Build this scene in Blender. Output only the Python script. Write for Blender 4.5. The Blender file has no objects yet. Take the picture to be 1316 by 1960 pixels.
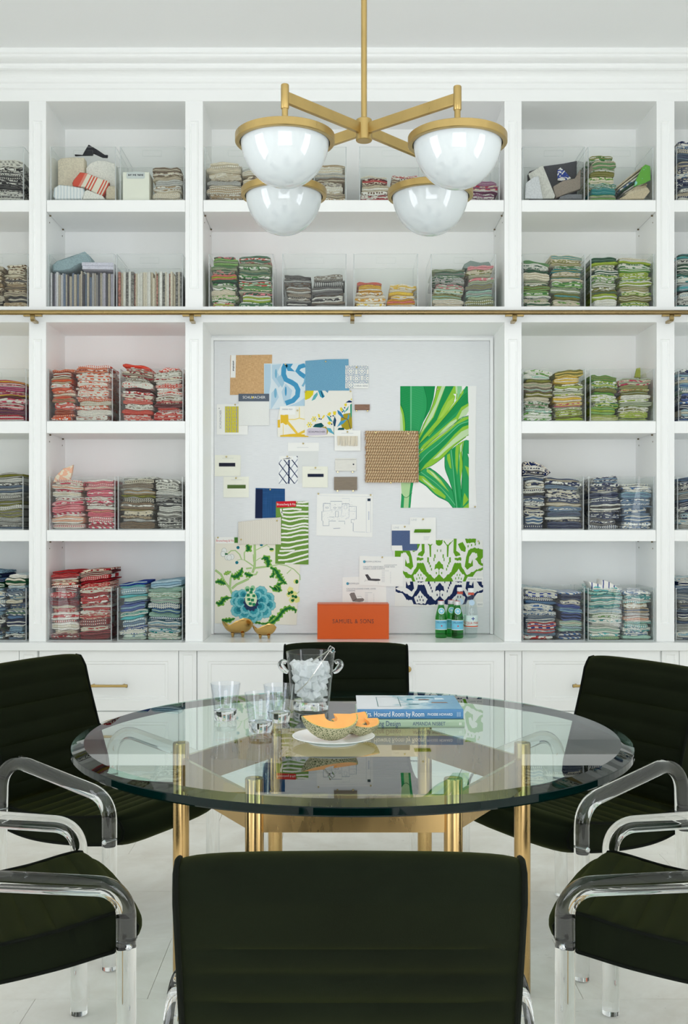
import bpy, bmesh, math, random
from mathutils import Vector, Matrix

# ---------------------------------------------------------------- camera / world / light
F, CX, CY, HC = 1998.0, 647.0, 1009.0, 1.31      # focal length in pixels, vanishing point, eye height
SC = bpy.context.scene
COL = SC.collection
cam_d = bpy.data.cameras.new('camera')
cam = bpy.data.objects.new('camera', cam_d); COL.objects.link(cam)
cam.location = (0, 0, HC); cam.rotation_euler = (math.pi/2, 0, 0)
cam_d.sensor_width = 36.0; cam_d.lens = 36.0*F/1960.0
cam_d.shift_x = (658-CX)/1960.0; cam_d.shift_y = (CY-980)/1960.0
cam_d.clip_start = 0.05
SC.camera = cam
world = bpy.data.worlds.new('world'); SC.world = world; world.use_nodes = True
world.node_tree.nodes['Background'].inputs[0].default_value = (0.86, 0.91, 1.0, 1)
world.node_tree.nodes['Background'].inputs[1].default_value = 2.0
# daylight standing outside the room's windows
def daylight(name, loc, rot, sx, sy, power, col):
    l = bpy.data.lights.new(name, 'AREA'); l.shape = 'RECTANGLE'; l.size = sx; l.size_y = sy
    l.energy = power; l.color = col
    o = bpy.data.objects.new(name, l); COL.objects.link(o); o.location = loc; o.rotation_euler = rot
daylight('daylight_rear', (0.15, -1.85, 1.30), (math.radians(112), 0, 0), 2.9, 2.4, 205, (0.950, 0.945, 1.0))
daylight('daylight_left', (-2.50, 1.55, 1.40), (math.radians(101), 0, math.radians(-90)), 1.5, 2.2, 125, (0.945, 0.942, 1.0))
daylight('daylight_right', (2.62, 1.2, 1.40), (math.radians(101), 0, math.radians(90)), 1.3, 2.2, 110, (0.945, 0.942, 1.0))
SC.view_settings.view_transform = 'Standard'; SC.view_settings.look = 'None'
SC.view_settings.gamma = 1.0; SC.view_settings.use_curve_mapping = False
SC.view_settings.exposure = -1.30
SC.cycles.max_bounces = 18; SC.cycles.diffuse_bounces = 11; SC.cycles.glossy_bounces = 8
SC.cycles.transmission_bounces = 12; SC.cycles.transparent_max_bounces = 40
SC.cycles.caustics_reflective = False; SC.cycles.caustics_refractive = True
SC.cycles.sample_clamp_indirect = 4.0; SC.cycles.blur_glossy = 0.5

# ---------------------------------------------------------------- helpers
def WX(px, d): return (px-CX)*d/F
def WZ(py, d): return HC-(py-CY)*d/F
def lin(c):
    if isinstance(c, str): c = tuple(int(c[i:i+2], 16) for i in (1, 3, 5))
    o = []
    for v in c[:3]:
        v = v/255.0
        o.append(v/12.92 if v <= 0.04045 else ((v+0.055)/1.055)**2.4)
    return (o[0], o[1], o[2], 1.0)
MATS = {}
def newmat(name):
    m = bpy.data.materials.new(name); m.use_nodes = True
    nt = m.node_tree
    for n in list(nt.nodes):
        if n.type != 'OUTPUT_MATERIAL': nt.nodes.remove(n)
    out = nt.nodes[0]
    return m, nt, out
def N(nt, t, **kw):
    n = nt.nodes.new(t)
    for k, v in kw.items(): setattr(n, k, v)
    return n
def S(n, **kw):
    for k, v in kw.items(): n.inputs[k.replace('_', ' ')].default_value = v
def L(nt, a, b): nt.links.new(a, b)
def mat(name, col, rough=0.5, metal=0.0, spec=0.5, coat=0.0, sheen=0.0, sheen_col=None, noise=None, bump=None, emit=None):
    """principled material; noise=(scale, amount, stretch) varies the colour, bump=(scale, strength)"""
    if name in MATS: return MATS[name]
    m, nt, out = newmat(name)
    p = N(nt, 'ShaderNodeBsdfPrincipled')
    c = lin(col)
    S(p, Base_Color=c, Roughness=rough, Metallic=metal, Specular_IOR_Level=spec, Coat_Weight=coat, Coat_Roughness=0.04, Sheen_Weight=sheen)
    if sheen_col: p.inputs['Sheen Tint'].default_value = lin(sheen_col)
    if noise or bump:
        tc = N(nt, 'ShaderNodeTexCoord')
    if noise:
        mp = N(nt, 'ShaderNodeMapping'); L(nt, tc.outputs['Object'], mp.inputs[0])
        mp.inputs['Scale'].default_value = noise[2] if len(noise) > 2 else (1, 1, 1)
        nz = N(nt, 'ShaderNodeTexNoise'); S(nz, Scale=noise[0], Detail=5.0, Roughness=0.6); L(nt, mp.outputs[0], nz.inputs['Vector'])
        mr = N(nt, 'ShaderNodeMapRange'); S(mr, From_Min=0.3, From_Max=0.7, To_Min=1-noise[1], To_Max=1+noise[1]); L(nt, nz.outputs['Fac'], mr.inputs['Value'])
        hs = N(nt, 'ShaderNodeHueSaturation'); hs.inputs['Color'].default_value = c
        L(nt, mr.outputs[0], hs.inputs['Value']); L(nt, hs.outputs[0], p.inputs['Base Color'])
        if metal: 
            mr2 = N(nt, 'ShaderNodeMapRange'); S(mr2, From_Min=0.3, From_Max=0.7, To_Min=max(0.02, rough-0.08), To_Max=rough+0.1)
            L(nt, nz.outputs['Fac'], mr2.inputs['Value']); L(nt, mr2.outputs[0], p.inputs['Roughness'])
    if bump:
        nb = N(nt, 'ShaderNodeTexNoise'); S(nb, Scale=bump[0], Detail=3.0); L(nt, tc.outputs['Object'], nb.inputs['Vector'])
        bp = N(nt, 'ShaderNodeBump'); S(bp, Strength=bump[1], Distance=0.002); L(nt, nb.outputs['Fac'], bp.inputs['Height'])
        L(nt, bp.outputs[0], p.inputs['Normal'])
    L(nt, p.outputs[0], out.inputs[0])
    MATS[name] = m
    return m
def thin_glass(name, tint, ior=1.5, rough=0.0, white=0.0, gloss=1.0, wc=(0.86, 0.9, 0.92, 1), tl_share=0.5):
    """clear sheet: tinted see-through with a Fresnel mirror on the outside faces; light passes straight through"""
    if name in MATS: return MATS[name]
    m, nt, out = newmat(name)
    tr = N(nt, 'ShaderNodeBsdfTransparent'); tr.inputs[0].default_value = tint if len(tint) == 4 else lin(tint)
    gl = N(nt, 'ShaderNodeBsdfGlossy'); S(gl, Roughness=rough); gl.inputs[0].default_value = (gloss, gloss, gloss, 1)
    fr = N(nt, 'ShaderNodeFresnel'); S(fr, IOR=ior)
    ge = N(nt, 'ShaderNodeNewGeometry')
    inv = N(nt, 'ShaderNodeMath', operation='SUBTRACT'); inv.inputs[0].default_value = 1.0; L(nt, ge.outputs['Backfacing'], inv.inputs[1])
    mu = N(nt, 'ShaderNodeMath', operation='MULTIPLY'); L(nt, fr.outputs[0], mu.inputs[0]); L(nt, inv.outputs[0], mu.inputs[1])
    mx = N(nt, 'ShaderNodeMixShader'); L(nt, mu.outputs[0], mx.inputs[0]); 
    base = tr
    if white > 0:
        df = N(nt, 'ShaderNodeBsdfDiffuse'); df.inputs[0].default_value = wc
        tl = N(nt, 'ShaderNodeBsdfTranslucent'); tl.inputs[0].default_value = wc
        a = N(nt, 'ShaderNodeMixShader'); a.inputs[0].default_value = tl_share; L(nt, df.outputs[0], a.inputs[1]); L(nt, tl.outputs[0], a.inputs[2])
        base = N(nt, 'ShaderNodeMixShader'); base.inputs[0].default_value = white; L(nt, tr.outputs[0], base.inputs[1]); L(nt, a.outputs[0], base.inputs[2])
    L(nt, base.outputs[0], mx.inputs[1]); L(nt, gl.outputs[0], mx.inputs[2])
    L(nt, mx.outputs[0], out.inputs[0]); MATS[name] = m
    return m
def solid_glass(name, col=(1, 1, 1, 1), ior=1.49, rough=0.0):
    if name in MATS: return MATS[name]
    m, nt, out = newmat(name)
    g = N(nt, 'ShaderNodeBsdfGlass'); S(g, IOR=ior, Roughness=rough); g.inputs[0].default_value = col
    L(nt, g.outputs[0], out.inputs[0]); MATS[name] = m
    return m

BASE = {}
def tag(o, label, cat, group=None, kind=None):
    o['label'] = label; o['category'] = cat
    if group: o['group'] = group
    if kind: o['kind'] = kind
    return o
def thing(name, label, cat, loc=(0, 0, 0), group=None):
    o = bpy.data.objects.new(name, None); COL.objects.link(o); o.location = loc; o.empty_display_size = 0.05
    BASE[o.name] = Vector(loc); tag(o, label, cat, group)
    return o
class MB:
    """collects faces; build() links them as ONE mesh object"""
    def __init__(s): s.v = []; s.f = []; s.m = []; s.sm = []
    def face(s, pts, mi=0, smooth=False):
        b = len(s.v); s.v += [tuple(p) for p in pts]; s.f.append(tuple(range(b, b+len(pts)))); s.m.append(mi); s.sm.append(smooth)
    def grid(s, rows, closed_u=False, closed_v=False, mi=0, smooth=True, flip=False):
        """rows: list of equal-length rings"""
        b = len(s.v); nu = len(rows); nv = len(rows[0])
        for r in rows: s.v += [tuple(p) for p in r]
        for i in range(nu if closed_u else nu-1):
            for j in range(nv if closed_v else nv-1):
                a, c = b+i*nv+j, b+i*nv+(j+1) % nv
                d, e = b+((i+1) % nu)*nv+j, b+((i+1) % nu)*nv+(j+1) % nv
                s.f.append((a, d, e, c) if flip else (a, c, e, d)); s.m.append(mi); s.sm.append(smooth)
        return b
    def box(s, x0, x1, y0, y1, z0, z1, mi=0, edge_mi=None, thin=None):
        b = len(s.v)
        s.v += [(x0, y0, z0), (x1, y0, z0), (x1, y1, z0), (x0, y1, z0), (x0, y0, z1), (x1, y0, z1), (x1, y1, z1), (x0, y1, z1)]
        fs = [((0, 3, 2, 1), 'z'), ((4, 5, 6, 7), 'z'), ((0, 1, 5, 4), 'y'), ((1, 2, 6, 5), 'x'), ((2, 3, 7, 6), 'y'), ((3, 0, 4, 7), 'x')]
        for f, ax in fs:
            s.f.append(tuple(b+i for i in f)); s.sm.append(False)
            s.m.append(edge_mi if (edge_mi is not None and ax != thin) else mi)
        return s
    def tube(s, path, r, n=14, mi=0, closed=False, caps=True, rfun=None):
        path = [Vector(p) for p in path]; m = len(path); rows = []
        up = None
        for i in range(m):
            a = path[i-1] if (i > 0 or closed) else path[i]
            c = path[(i+1) % m] if (i < m-1 or closed) else path[i]
            t = (c-a).normalized()
            if up is None:
                up = Vector((0, 0, 1)) if abs(t.z) < 0.9 else Vector((1, 0, 0))
            u = (up-t*up.dot(t))
            if u.length < 1e-5: u = t.orthogonal()
            u.normalize(); w = t.cross(u); up = u
            rr = rfun(i/(m-1)) if rfun else r
            rows.append([path[i]+u*(rr*math.cos(2*math.pi*k/n))+w*(rr*math.sin(2*math.pi*k/n)) for k in range(n)])
        b = s.grid(rows, closed_u=closed, closed_v=True, mi=mi)
        if caps and not closed:
            s.f.append(tuple(b+k for k in range(n))[::-1]); s.m.append(mi); s.sm.append(False)
            s.f.append(tuple(b+(m-1)*n+k for k in range(n))); s.m.append(mi); s.sm.append(False)
        return s
    def lathe(s, prof, c=(0, 0, 0), n=32, mi=0, mis=None, smooth=True, sx=1.0, sy=1.0):
        """prof: [(r,z)...] bottom to top on the outside"""
        rows = []
        for r, z in prof:
            r = max(r, 1e-5)
            rows.append([(c[0]+r*sx*math.cos(2*math.pi*k/n), c[1]+r*sy*math.sin(2*math.pi*k/n), c[2]+z) for k in range(n)])
        f0 = len(s.f)
        s.grid(rows, closed_v=True, mi=mi, smooth=smooth)
        if mis:
            for i in range(len(prof)-1):
                for k in range(n): s.m[f0+i*n+k] = mis[i]
        return s
    def panel(s, x0, x1, z0, z1, yf, yb, steps, mi=0):
        """board facing -Y whose front carries concentric rectangular steps (inset, depth)"""
        rings = [(0.0, yb-yf), (0.0, 0.0)]
        acc = 0.0
        for ins, dep in steps:
            acc += ins; rings.append((acc, dep))
        rows = []
        for ins, dep in rings:
            y = yf+dep
            rows.append([(x0+ins, y, z0+ins), (x1-ins, y, z0+ins), (x1-ins, y, z1-ins), (x0+ins, y, z1-ins)])
        b = s.grid(rows, closed_v=True, mi=mi, smooth=False)
        k = len(rows)-1
        s.f.append(tuple(b+k*4+i for i in range(4))); s.m.append(mi); s.sm.append(False)
        s.f.append(tuple(b+i for i in range(4))[::-1]); s.m.append(mi); s.sm.append(False)
        return s
    def extrude(s, poly, axis, a, b2, mi=0, smooth=False):
        """poly: 2-D points; axis 'x': (y,z) swept over x, 'y': (x,z) over y, 'z': (x,y) over z"""
        def P(p, t): return (t, p[0], p[1]) if axis == 'x' else ((p[0], t, p[1]) if axis == 'y' else (p[0], p[1], t))
        b = s.grid([[P(p, a) for p in poly], [P(p, b2) for p in poly]], closed_v=True, mi=mi, smooth=smooth)
        n = len(poly)
        s.f.append(tuple(b+i for i in range(n))[::-1]); s.m.append(mi); s.sm.append(False)
        s.f.append(tuple(b+n+i for i in range(n))); s.m.append(mi); s.sm.append(False)
        return s
    def xf(s, M, start=0):
        for i in range(start, len(s.v)): s.v[i] = tuple(M @ Vector(s.v[i]))
        return s
    def build(s, name, mats, parent=None, local=False, fix=True, bevel=0.0, origin=None):
        if not isinstance(mats, (list, tuple)): mats = [mats]
        me = bpy.data.meshes.new(name)
        off = Vector((0, 0, 0))
        if parent is not None and not local: off = BASE.get(parent.name, off)
        elif parent is None and not local:
            xs = [p[0] for p in s.v]; ys = [p[1] for p in s.v]; zs = [p[2] for p in s.v]
            off = Vector(origin) if origin else Vector(((min(xs)+max(xs))/2, (min(ys)+max(ys))/2, min(zs)))
        me.from_pydata([(p[0]-off.x, p[1]-off.y, p[2]-off.z) for p in s.v], [], s.f)
        for m in mats: me.materials.append(m)
        me.polygons.foreach_set('material_index', s.m); me.polygons.foreach_set('use_smooth', s.sm)
        if fix:
            bm = bmesh.new(); bm.from_mesh(me); bmesh.ops.remove_doubles(bm, verts=bm.verts, dist=1e-6)
            bmesh.ops.recalc_face_normals(bm, faces=bm.faces); bm.to_mesh(me); bm.free()
        me.update()
        if any(s.sm): me.set_sharp_from_angle(angle=math.radians(42))
        o = bpy.data.objects.new(name, me); COL.objects.link(o)
        if parent is not None: o.parent = parent; BASE[o.name] = off
        else: o.location = off; BASE[o.name] = off
        if bevel > 0:
            bv = o.modifiers.new('bevel', 'BEVEL'); bv.width = bevel; bv.segments = 2; bv.limit_method = 'ANGLE'
        return o
def struct(o):
    o['kind'] = 'structure'; return o
def copy_part(src, parent, loc=None, name=None):
    c = src.copy(); COL.objects.link(c); c.parent = parent
    if loc is not None: c.location = loc
    return c
def fillet(pts, rad, n=8):
    """polyline with rounded corners; rad per interior point"""
    pts = [Vector(p) for p in pts]; out = [pts[0]]
    for i in range(1, len(pts)-1):
        r = rad[i-1] if isinstance(rad, (list, tuple)) else rad
        a, b, c = pts[i-1], pts[i], pts[i+1]
        u = (a-b).normalized(); w = (c-b).normalized(); ang = u.angle(w)
        t = r/math.tan(ang/2); p0 = b+u*t; p1 = b+w*t
        cen = b+(u+w).normalized()*(r/math.sin(ang/2))
        v0 = p0-cen; v1 = p1-cen; th = v0.angle(v1)
        for k in range(n+1):
            q = k/n
            out.append(cen+(v0*math.sin((1-q)*th)+v1*math.sin(q*th))/math.sin(th))
    out.append(pts[-1]); return out
def tdata(s, size, align='CENTER', spacing=1.0, xs=1.0):
    cu = bpy.data.curves.new('lettering', 'FONT'); cu.body = s; cu.size = size; cu.align_x = align; cu.align_y = 'CENTER'
    cu.space_character = spacing; cu.resolution_u = 3
    ob = bpy.data.objects.new('lettering', cu)
    me = bpy.data.meshes.new_from_object(ob); bpy.data.objects.remove(ob)
    v = [(p.co.x*xs, p.co.y) for p in me.vertices]; f = [tuple(p.vertices) for p in me.polygons]
    bpy.data.meshes.remove(me)
    return v, f
def lettering(s, size, fn, m, parent, align='CENTER', spacing=1.0, xs=1.0, name='lettering'):
    """flat writing; fn maps (u, v) to a point of the thing's surface"""
    v, f = tdata(s, size, align, spacing, xs)
    me = bpy.data.meshes.new(name); off = BASE.get(parent.name, Vector((0, 0, 0)))
    me.from_pydata([tuple(Vector(fn(a, b))-off) for a, b in v], [], f); me.materials.append(m)
    o = bpy.data.objects.new(name, me); COL.objects.link(o); o.parent = parent; BASE[o.name] = off
    return o

# ---------------------------------------------------------------- materials
M_WHITE = mat('white_paint', (246, 247, 246), 0.38)
M_CEIL = mat('ceiling_paint', (247, 248, 248), 0.8, spec=0.2)
M_WALL = mat('wall_paint', (244, 245, 242), 0.7, spec=0.3)
M_BRASS = mat('satin_brass', (184, 158, 102), 0.34, 1.0, noise=(14, 0.08, (1, 1, 0.4)))
M_BRASS_OLD = mat('aged_brass', (160, 138, 92), 0.28, 1.0, noise=(22, 0.10, (0.3, 1, 1)))
M_BRASS_LEG = mat('table_brass', (198, 166, 112), 0.27, 1.0, noise=(9, 0.10, (1, 1, 0.25)))
M_GOLD = mat('gold_leaf_glaze', (212, 172, 104), 0.22, 1.0, bump=(60, 0.15))
M_STEEL = mat('tongs_steel', (190, 188, 180), 0.2, 1.0)
M_CHROME = mat('bolt_chrome', (215, 218, 222), 0.08, 1.0)
M_VELVET = mat('green_velvet', (11, 17, 7), 0.8, spec=0.08, sheen=0.15, sheen_col=(150, 158, 62), noise=(7, 0.22), bump=(600, 0.12))
M_PIPE = mat('green_piping', (8, 12, 7), 0.8, spec=0.10, sheen=0.10, sheen_col=(110, 120, 70))
M_ACRYL = solid_glass('clear_acrylic', (0.985, 0.99, 0.99, 1), 1.49)
M_TUMBLER = solid_glass('tumbler_glass', (0.985, 0.99, 1.0, 1), 1.5)
M_BIN = thin_glass('acrylic_sheet', (0.965, 0.975, 0.97, 1), 1.42)
M_BINEDGE = thin_glass('acrylic_cut_edge', (0.86, 0.89, 0.88, 1), 1.5, 0.2, 0.62)
M_GLASS = thin_glass('table_glass', (0.845, 0.925, 0.895, 1), 1.50)
M_BEVEL = thin_glass('table_glass_bevel', (0.50, 0.70, 0.63, 1), 1.36)
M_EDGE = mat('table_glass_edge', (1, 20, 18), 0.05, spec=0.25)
M_PANE = thin_glass('window_pane', (0.97, 0.985, 0.98, 1), 1.45)
M_OPAL = mat('opal_glass', (198, 204, 205), 0.05, spec=0.6, coat=0.5)
M_PAPER = mat('white_card', (240, 240, 236), 0.7, spec=0.2)
M_CREAM = mat('cream_card', (238, 238, 224), 0.7, spec=0.2)
M_INK = mat('dark_ink', (50, 56, 66), 0.7)
M_GREYINK = mat('grey_ink', (140, 146, 156), 0.7)
M_FAINT = mat('faint_ink', (196, 200, 204), 0.7)
# ---------------------------------------------------------------- room shell
W, WB = 4.93, 5.29                       # shelf fronts / back panels
XL, XR = WX(-246, W), WX(1590, W)
YR, ZC = -1.6, 3.52                      # rear wall, ceiling
T = 0.12
# floor: slab with tiles laid on it
mt, nt, out = newmat('floor_tile')
p = N(nt, 'ShaderNodeBsdfPrincipled'); S(p, Roughness=0.42, Specular_IOR_Level=0.4)
tc = N(nt, 'ShaderNodeTexCoord'); oi = N(nt, 'ShaderNodeObjectInfo')
ml = N(nt, 'ShaderNodeVectorMath', operation='SCALE'); L(nt, oi.outputs['Location'], ml.inputs[0]); ml.inputs['Scale'].default_value = 1.0
ad = N(nt, 'ShaderNodeVectorMath', operation='ADD'); L(nt, tc.outputs['Object'], ad.inputs[0]); L(nt, ml.outputs[0], ad.inputs[1])
n1 = N(nt, 'ShaderNodeTexNoise'); S(n1, Scale=3.5, Detail=6.0, Roughness=0.65, Distortion=0.6); L(nt, ad.outputs[0], n1.inputs['Vector'])
r1 = N(nt, 'ShaderNodeValToRGB'); r1.color_ramp.elements[0].position = 0.3; r1.color_ramp.elements[0].color = lin((228, 223, 212)); r1.color_ramp.elements[1].position = 0.66; r1.color_ramp.elements[1].color = lin((248, 246, 239))
L(nt, n1.outputs['Fac'], r1.inputs[0])
mp = N(nt, 'ShaderNodeMapping'); mp.inputs['Scale'].default_value = (1.0, 2.2, 1); mp.inputs['Rotation'].default_value = (0, 0, 0.5); L(nt, ad.outputs[0], mp.inputs[0])
n2 = N(nt, 'ShaderNodeTexNoise'); S(n2, Scale=16.0, Detail=4.0, Roughness=0.8, Distortion=1.2); L(nt, mp.outputs[0], n2.inputs['Vector'])
r2 = N(nt, 'ShaderNodeValToRGB'); r2.color_ramp.elements[0].position = 0.67; r2.color_ramp.elements[0].color = (0, 0, 0, 1); r2.color_ramp.elements[1].position = 0.74; r2.color_ramp.elements[1].color = (0.75, 0.75, 0.75, 1)
L(nt, n2.outputs['Fac'], r2.inputs[0])
mx = N(nt, 'ShaderNodeMix', data_type='RGBA'); L(nt, r2.outputs[0], mx.inputs[0]); L(nt, r1.outputs[0], mx.inputs[6]); mx.inputs[7].default_value = lin((150, 143, 130))
L(nt, mx.outputs[2], p.inputs['Base Color']); L(nt, p.outputs[0], out.inputs[0]); M_TILE = mt
floor = struct(MB().box(XL-T, XR+T, YR-T, WB+0.05, -0.06, -0.004).build('floor', mat('tile_joint', (176, 170, 156), 0.8), origin=(0, 0, 0)))
TW, TD = 0.605, 0.428
proto = None; row = 0
y = 2.898-TD*11
while y < WB:
    xo = -0.53 if row % 2 == 1 else -0.84
    x = xo-TW*4
    while x < XR:
        x0, x1 = max(x+0.0008, XL), min(x+TW-0.0008, XR); y0, y1 = max(y+0.0008, YR), min(y+TD-0.0008, WB)
        if x1-x0 > 0.02 and y1-y0 > 0.02:
            full = abs((x1-x0)-(TW-0.0016)) < 1e-4 and abs((y1-y0)-(TD-0.0016)) < 1e-4
            cxy = ((x0+x1)/2, (y0+y1)/2)
            if full and proto: t = proto.copy(); COL.objects.link(t); t.parent = floor
            else:
                hx, hy = (x1-x0)/2, (y1-y0)/2
                t = MB().panel(-hx, hx, -hy, hy, 0.0, 0.004, [(0.0012, -0.0)]).xf(Matrix(((1, 0, 0, 0), (0, 0, 1, 0), (0, -1, 0, 0), (0, 0, 0, 1)))).build('floor_tile', M_TILE, floor, local=True)
                if full: proto = t
            t.location = (cxy[0], cxy[1], 0.0)
        x += TW
    y += TD; row += 1
struct(MB().box(XL-T, XR+T, YR-T, WB+0.05, ZC, ZC+0.1).build('ceiling', M_CEIL))
struct(MB().box(XL-T, XR+T, WB+0.012, WB+0.13, 0, ZC).build('wall_back', M_WALL))
def wall_with_window(name, horiz, pos, a0, a1, o0, o1, z0, z1, sgn):
    """wall slab with one opening welded as a frame of quads"""
    m = MB()
    def P(a, z, t):
        q = pos+sgn*t*T
        return (a, q, z) if horiz else (q, a, z)
    outer = [(a0, 0), (a1, 0), (a1, ZC), (a0, ZC)]; inner = [(o0, z0), (o1, z0), (o1, z1), (o0, z1)]
    rows = [[P(a, z, 0) for a, z in outer], [P(a, z, 0) for a, z in inner], [P(a, z, 1) for a, z in inner], [P(a, z, 1) for a, z in outer]]
    m.grid(rows, closed_u=True, closed_v=True, smooth=False)
    return struct(m.build(name, M_WALL))
wall_with_window('wall_rear', True, YR, XL, XR, -1.25, 1.55, 0.2, 2.55, -1)
wall_with_window('wall_left', False, XL, YR, WB, 0.85, 2.25, 0.4, 2.5, -1)
wall_with_window('wall_right', False, XR, YR, WB, 0.55, 1.85, 0.4, 2.5, 1)
def window(idx, horiz, pos, o0, o1, z0, z1, sgn, nx, nz):
    m = MB(); fw = 0.05
    def bx(a0, a1, za, zb, t0, t1):
        q0, q1 = sorted((pos+sgn*t0, pos+sgn*t1))
        if horiz: m.box(a0, a1, q0, q1, za, zb)
        else: m.box(q0, q1, a0, a1, za, zb)
    bx(o0, o0+fw, z0, z1, 0.03, 0.09); bx(o1-fw, o1, z0, z1, 0.03, 0.09); bx(o0+fw, o1-fw, z0, z0+fw, 0.03, 0.09); bx(o0+fw, o1-fw, z1-fw, z1, 0.03, 0.09)
    w = m.build('window_%d' % idx, M_WHITE); struct(w)
    da, dz = (o1-o0-2*fw)/nx, (z1-z0-2*fw)/nz
    for i in range(1, nx):
        m = MB(); a = o0+fw+da*i; bx(a-0.012, a+0.012, z0+fw, z1-fw, 0.04, 0.075); m.build('glazing_bar', M_WHITE, w)
    for j in range(1, nz):
        m = MB(); z = z0+fw+dz*j; bx(o0+fw, o1-fw, z-0.012, z+0.012, 0.042, 0.073); m.build('glazing_bar', M_WHITE, w)
    for i in range(nx):
        for j in range(nz):
            m = MB(); a = o0+fw+da*i; z = z0+fw+dz*j; bx(a+0.012, a+da-0.012, z+0.012, z+dz-0.012, 0.056, 0.06); m.build('pane', M_PANE, w)
window(1, True, YR, -1.25, 1.55, 0.2, 2.55, -1, 3, 3)
window(2, False, XL, 0.85, 2.25, 0.4, 2.5, -1, 2, 3)
window(3, False, XR, 0.55, 1.85, 0.4, 2.5, 1, 2, 3)
# crown moulding with the flat header board under it, swept along the shelves
zt = WZ(194, W)
prof = [(W+0.03, zt), (W-0.002, zt), (W-0.002, zt+0.052), (W-0.012, zt+0.058), (W-0.012, zt+0.078), (W-0.020, zt+0.084)]
for k in range(7):
    a = k/6*math.pi/2; prof.append((W-0.020-0.035*(1-math.cos(a)), zt+0.090+0.035*math.sin(a)))
prof += [(W-0.062, zt+0.130), (W-0.062, zt+0.142)]
for k in range(7):
    a = k/6*math.pi/2; prof.append((W-0.066-0.045*math.sin(a), zt+0.150+0.022*(1-math.cos(a))))
prof += [(W-0.118, zt+0.178), (W-0.118, ZC), (W+0.03, ZC)]
struct(MB().extrude(prof, 'x', XL, XR).build('trim_1', M_WHITE))
struct(MB().box(XL, XR, W-0.003, W+0.03, WZ(617, W), WZ(587, W)).build('trim_2', M_WHITE))

# ---------------------------------------------------------------- bookcases
PE = [-212, 55.5, 88, 354.5, 388, 965, 997.5, 1256, 1290, 1557]     # opening edges in photo pixels on the front plane
bays = [(PE[0], PE[1], 'far left white bookcase bay, mostly cut off by the photo edge'),
        (PE[2], PE[3], 'white bookcase bay left of the pinboard with five shelves of bins'),
        (PE[4], PE[5], 'wide white bookcase bay with the pinboard recess in its middle'),
        (PE[6], PE[7], 'white bookcase bay right of the pinboard with five shelves of bins'),
        (PE[8], PE[9], 'far right white bookcase bay, mostly cut off by the photo edge')]
ZTOP = WZ(194, W)
Z_COUNTER = 0.77
SHELF = {1: (WZ(382, W), WZ(404.5, W)), 2: (WZ(586.5, W), WZ(617, W)), 3: (WZ(806, W), WZ(829, W)), 4: (WZ(1014.5, W), WZ(1036, W))}
ROWZ = {1: SHELF[1][0], 2: SHELF[2][0], 3: SHELF[3][0], 4: SHELF[4][0], 5: Z_COUNTER}
M_PIN = mat('shelf_pin_metal', (120, 105, 80), 0.4, 1.0)
pin_proto = None
for bi, (p0, p1, lab) in enumerate(bays):
    x0, x1 = WX(p0, W), WX(p1, W); th = 0.018
    b = thing('bookcase', lab, 'bookcase', ((x0+x1)/2, (W+WB)/2, Z_COUNTER), 'white built-in bookcase bays')
    MB().box(x0-th, x1+th, WB-0.012, WB+0.01, Z_COUNTER, ZTOP+0.02).build('back_panel', M_WHITE, b)
    for xs0, xs1 in ((x0-th, x0), (x1, x1+th)):
        MB().box(xs0, xs1, W+0.0225, WB-0.012, Z_COUNTER, ZTOP+0.02).build('side_panel', M_WHITE, b)
    MB().box(x0, x1, W+0.03, WB-0.012, ZTOP, ZTOP+0.02).build('top_panel', M_WHITE, b)
    MB().box(x0, x1, W+0.03, WB-0.012, SHELF[2][1], SHELF[2][0]).build('fixed_shelf', M_WHITE, b)
    for r in ((1,) if bi == 2 else (1, 3, 4)):
        MB().box(x0+0.0015, x1-0.0015, W+0.006, WB-0.012, SHELF[r][1], SHELF[r][0]).build('shelf', M_WHITE, b, bevel=0.0015)
        for xx, sg in ((x0, 1), (x1, -1)):
            for yy in (W+0.06, WB-0.07):
                for dz in (0.0, -0.032):
                    if pin_proto is None:
                        pin_proto = MB().tube([(0, 0, 0), (0.008, 0, 0)], 0.0035, 8).build('shelf_pin', M_PIN, b, local=True); q = pin_proto
                    else: q = pin_proto.copy(); COL.objects.link(q); q.parent = b
                    q.location = Vector((xx if dz == 0 else xx-sg*0.0068, yy, SHELF[r][1]-0.0036+dz))-BASE[b.name]
                    if sg < 0: q.rotation_euler = (0, 0, math.pi)
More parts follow.
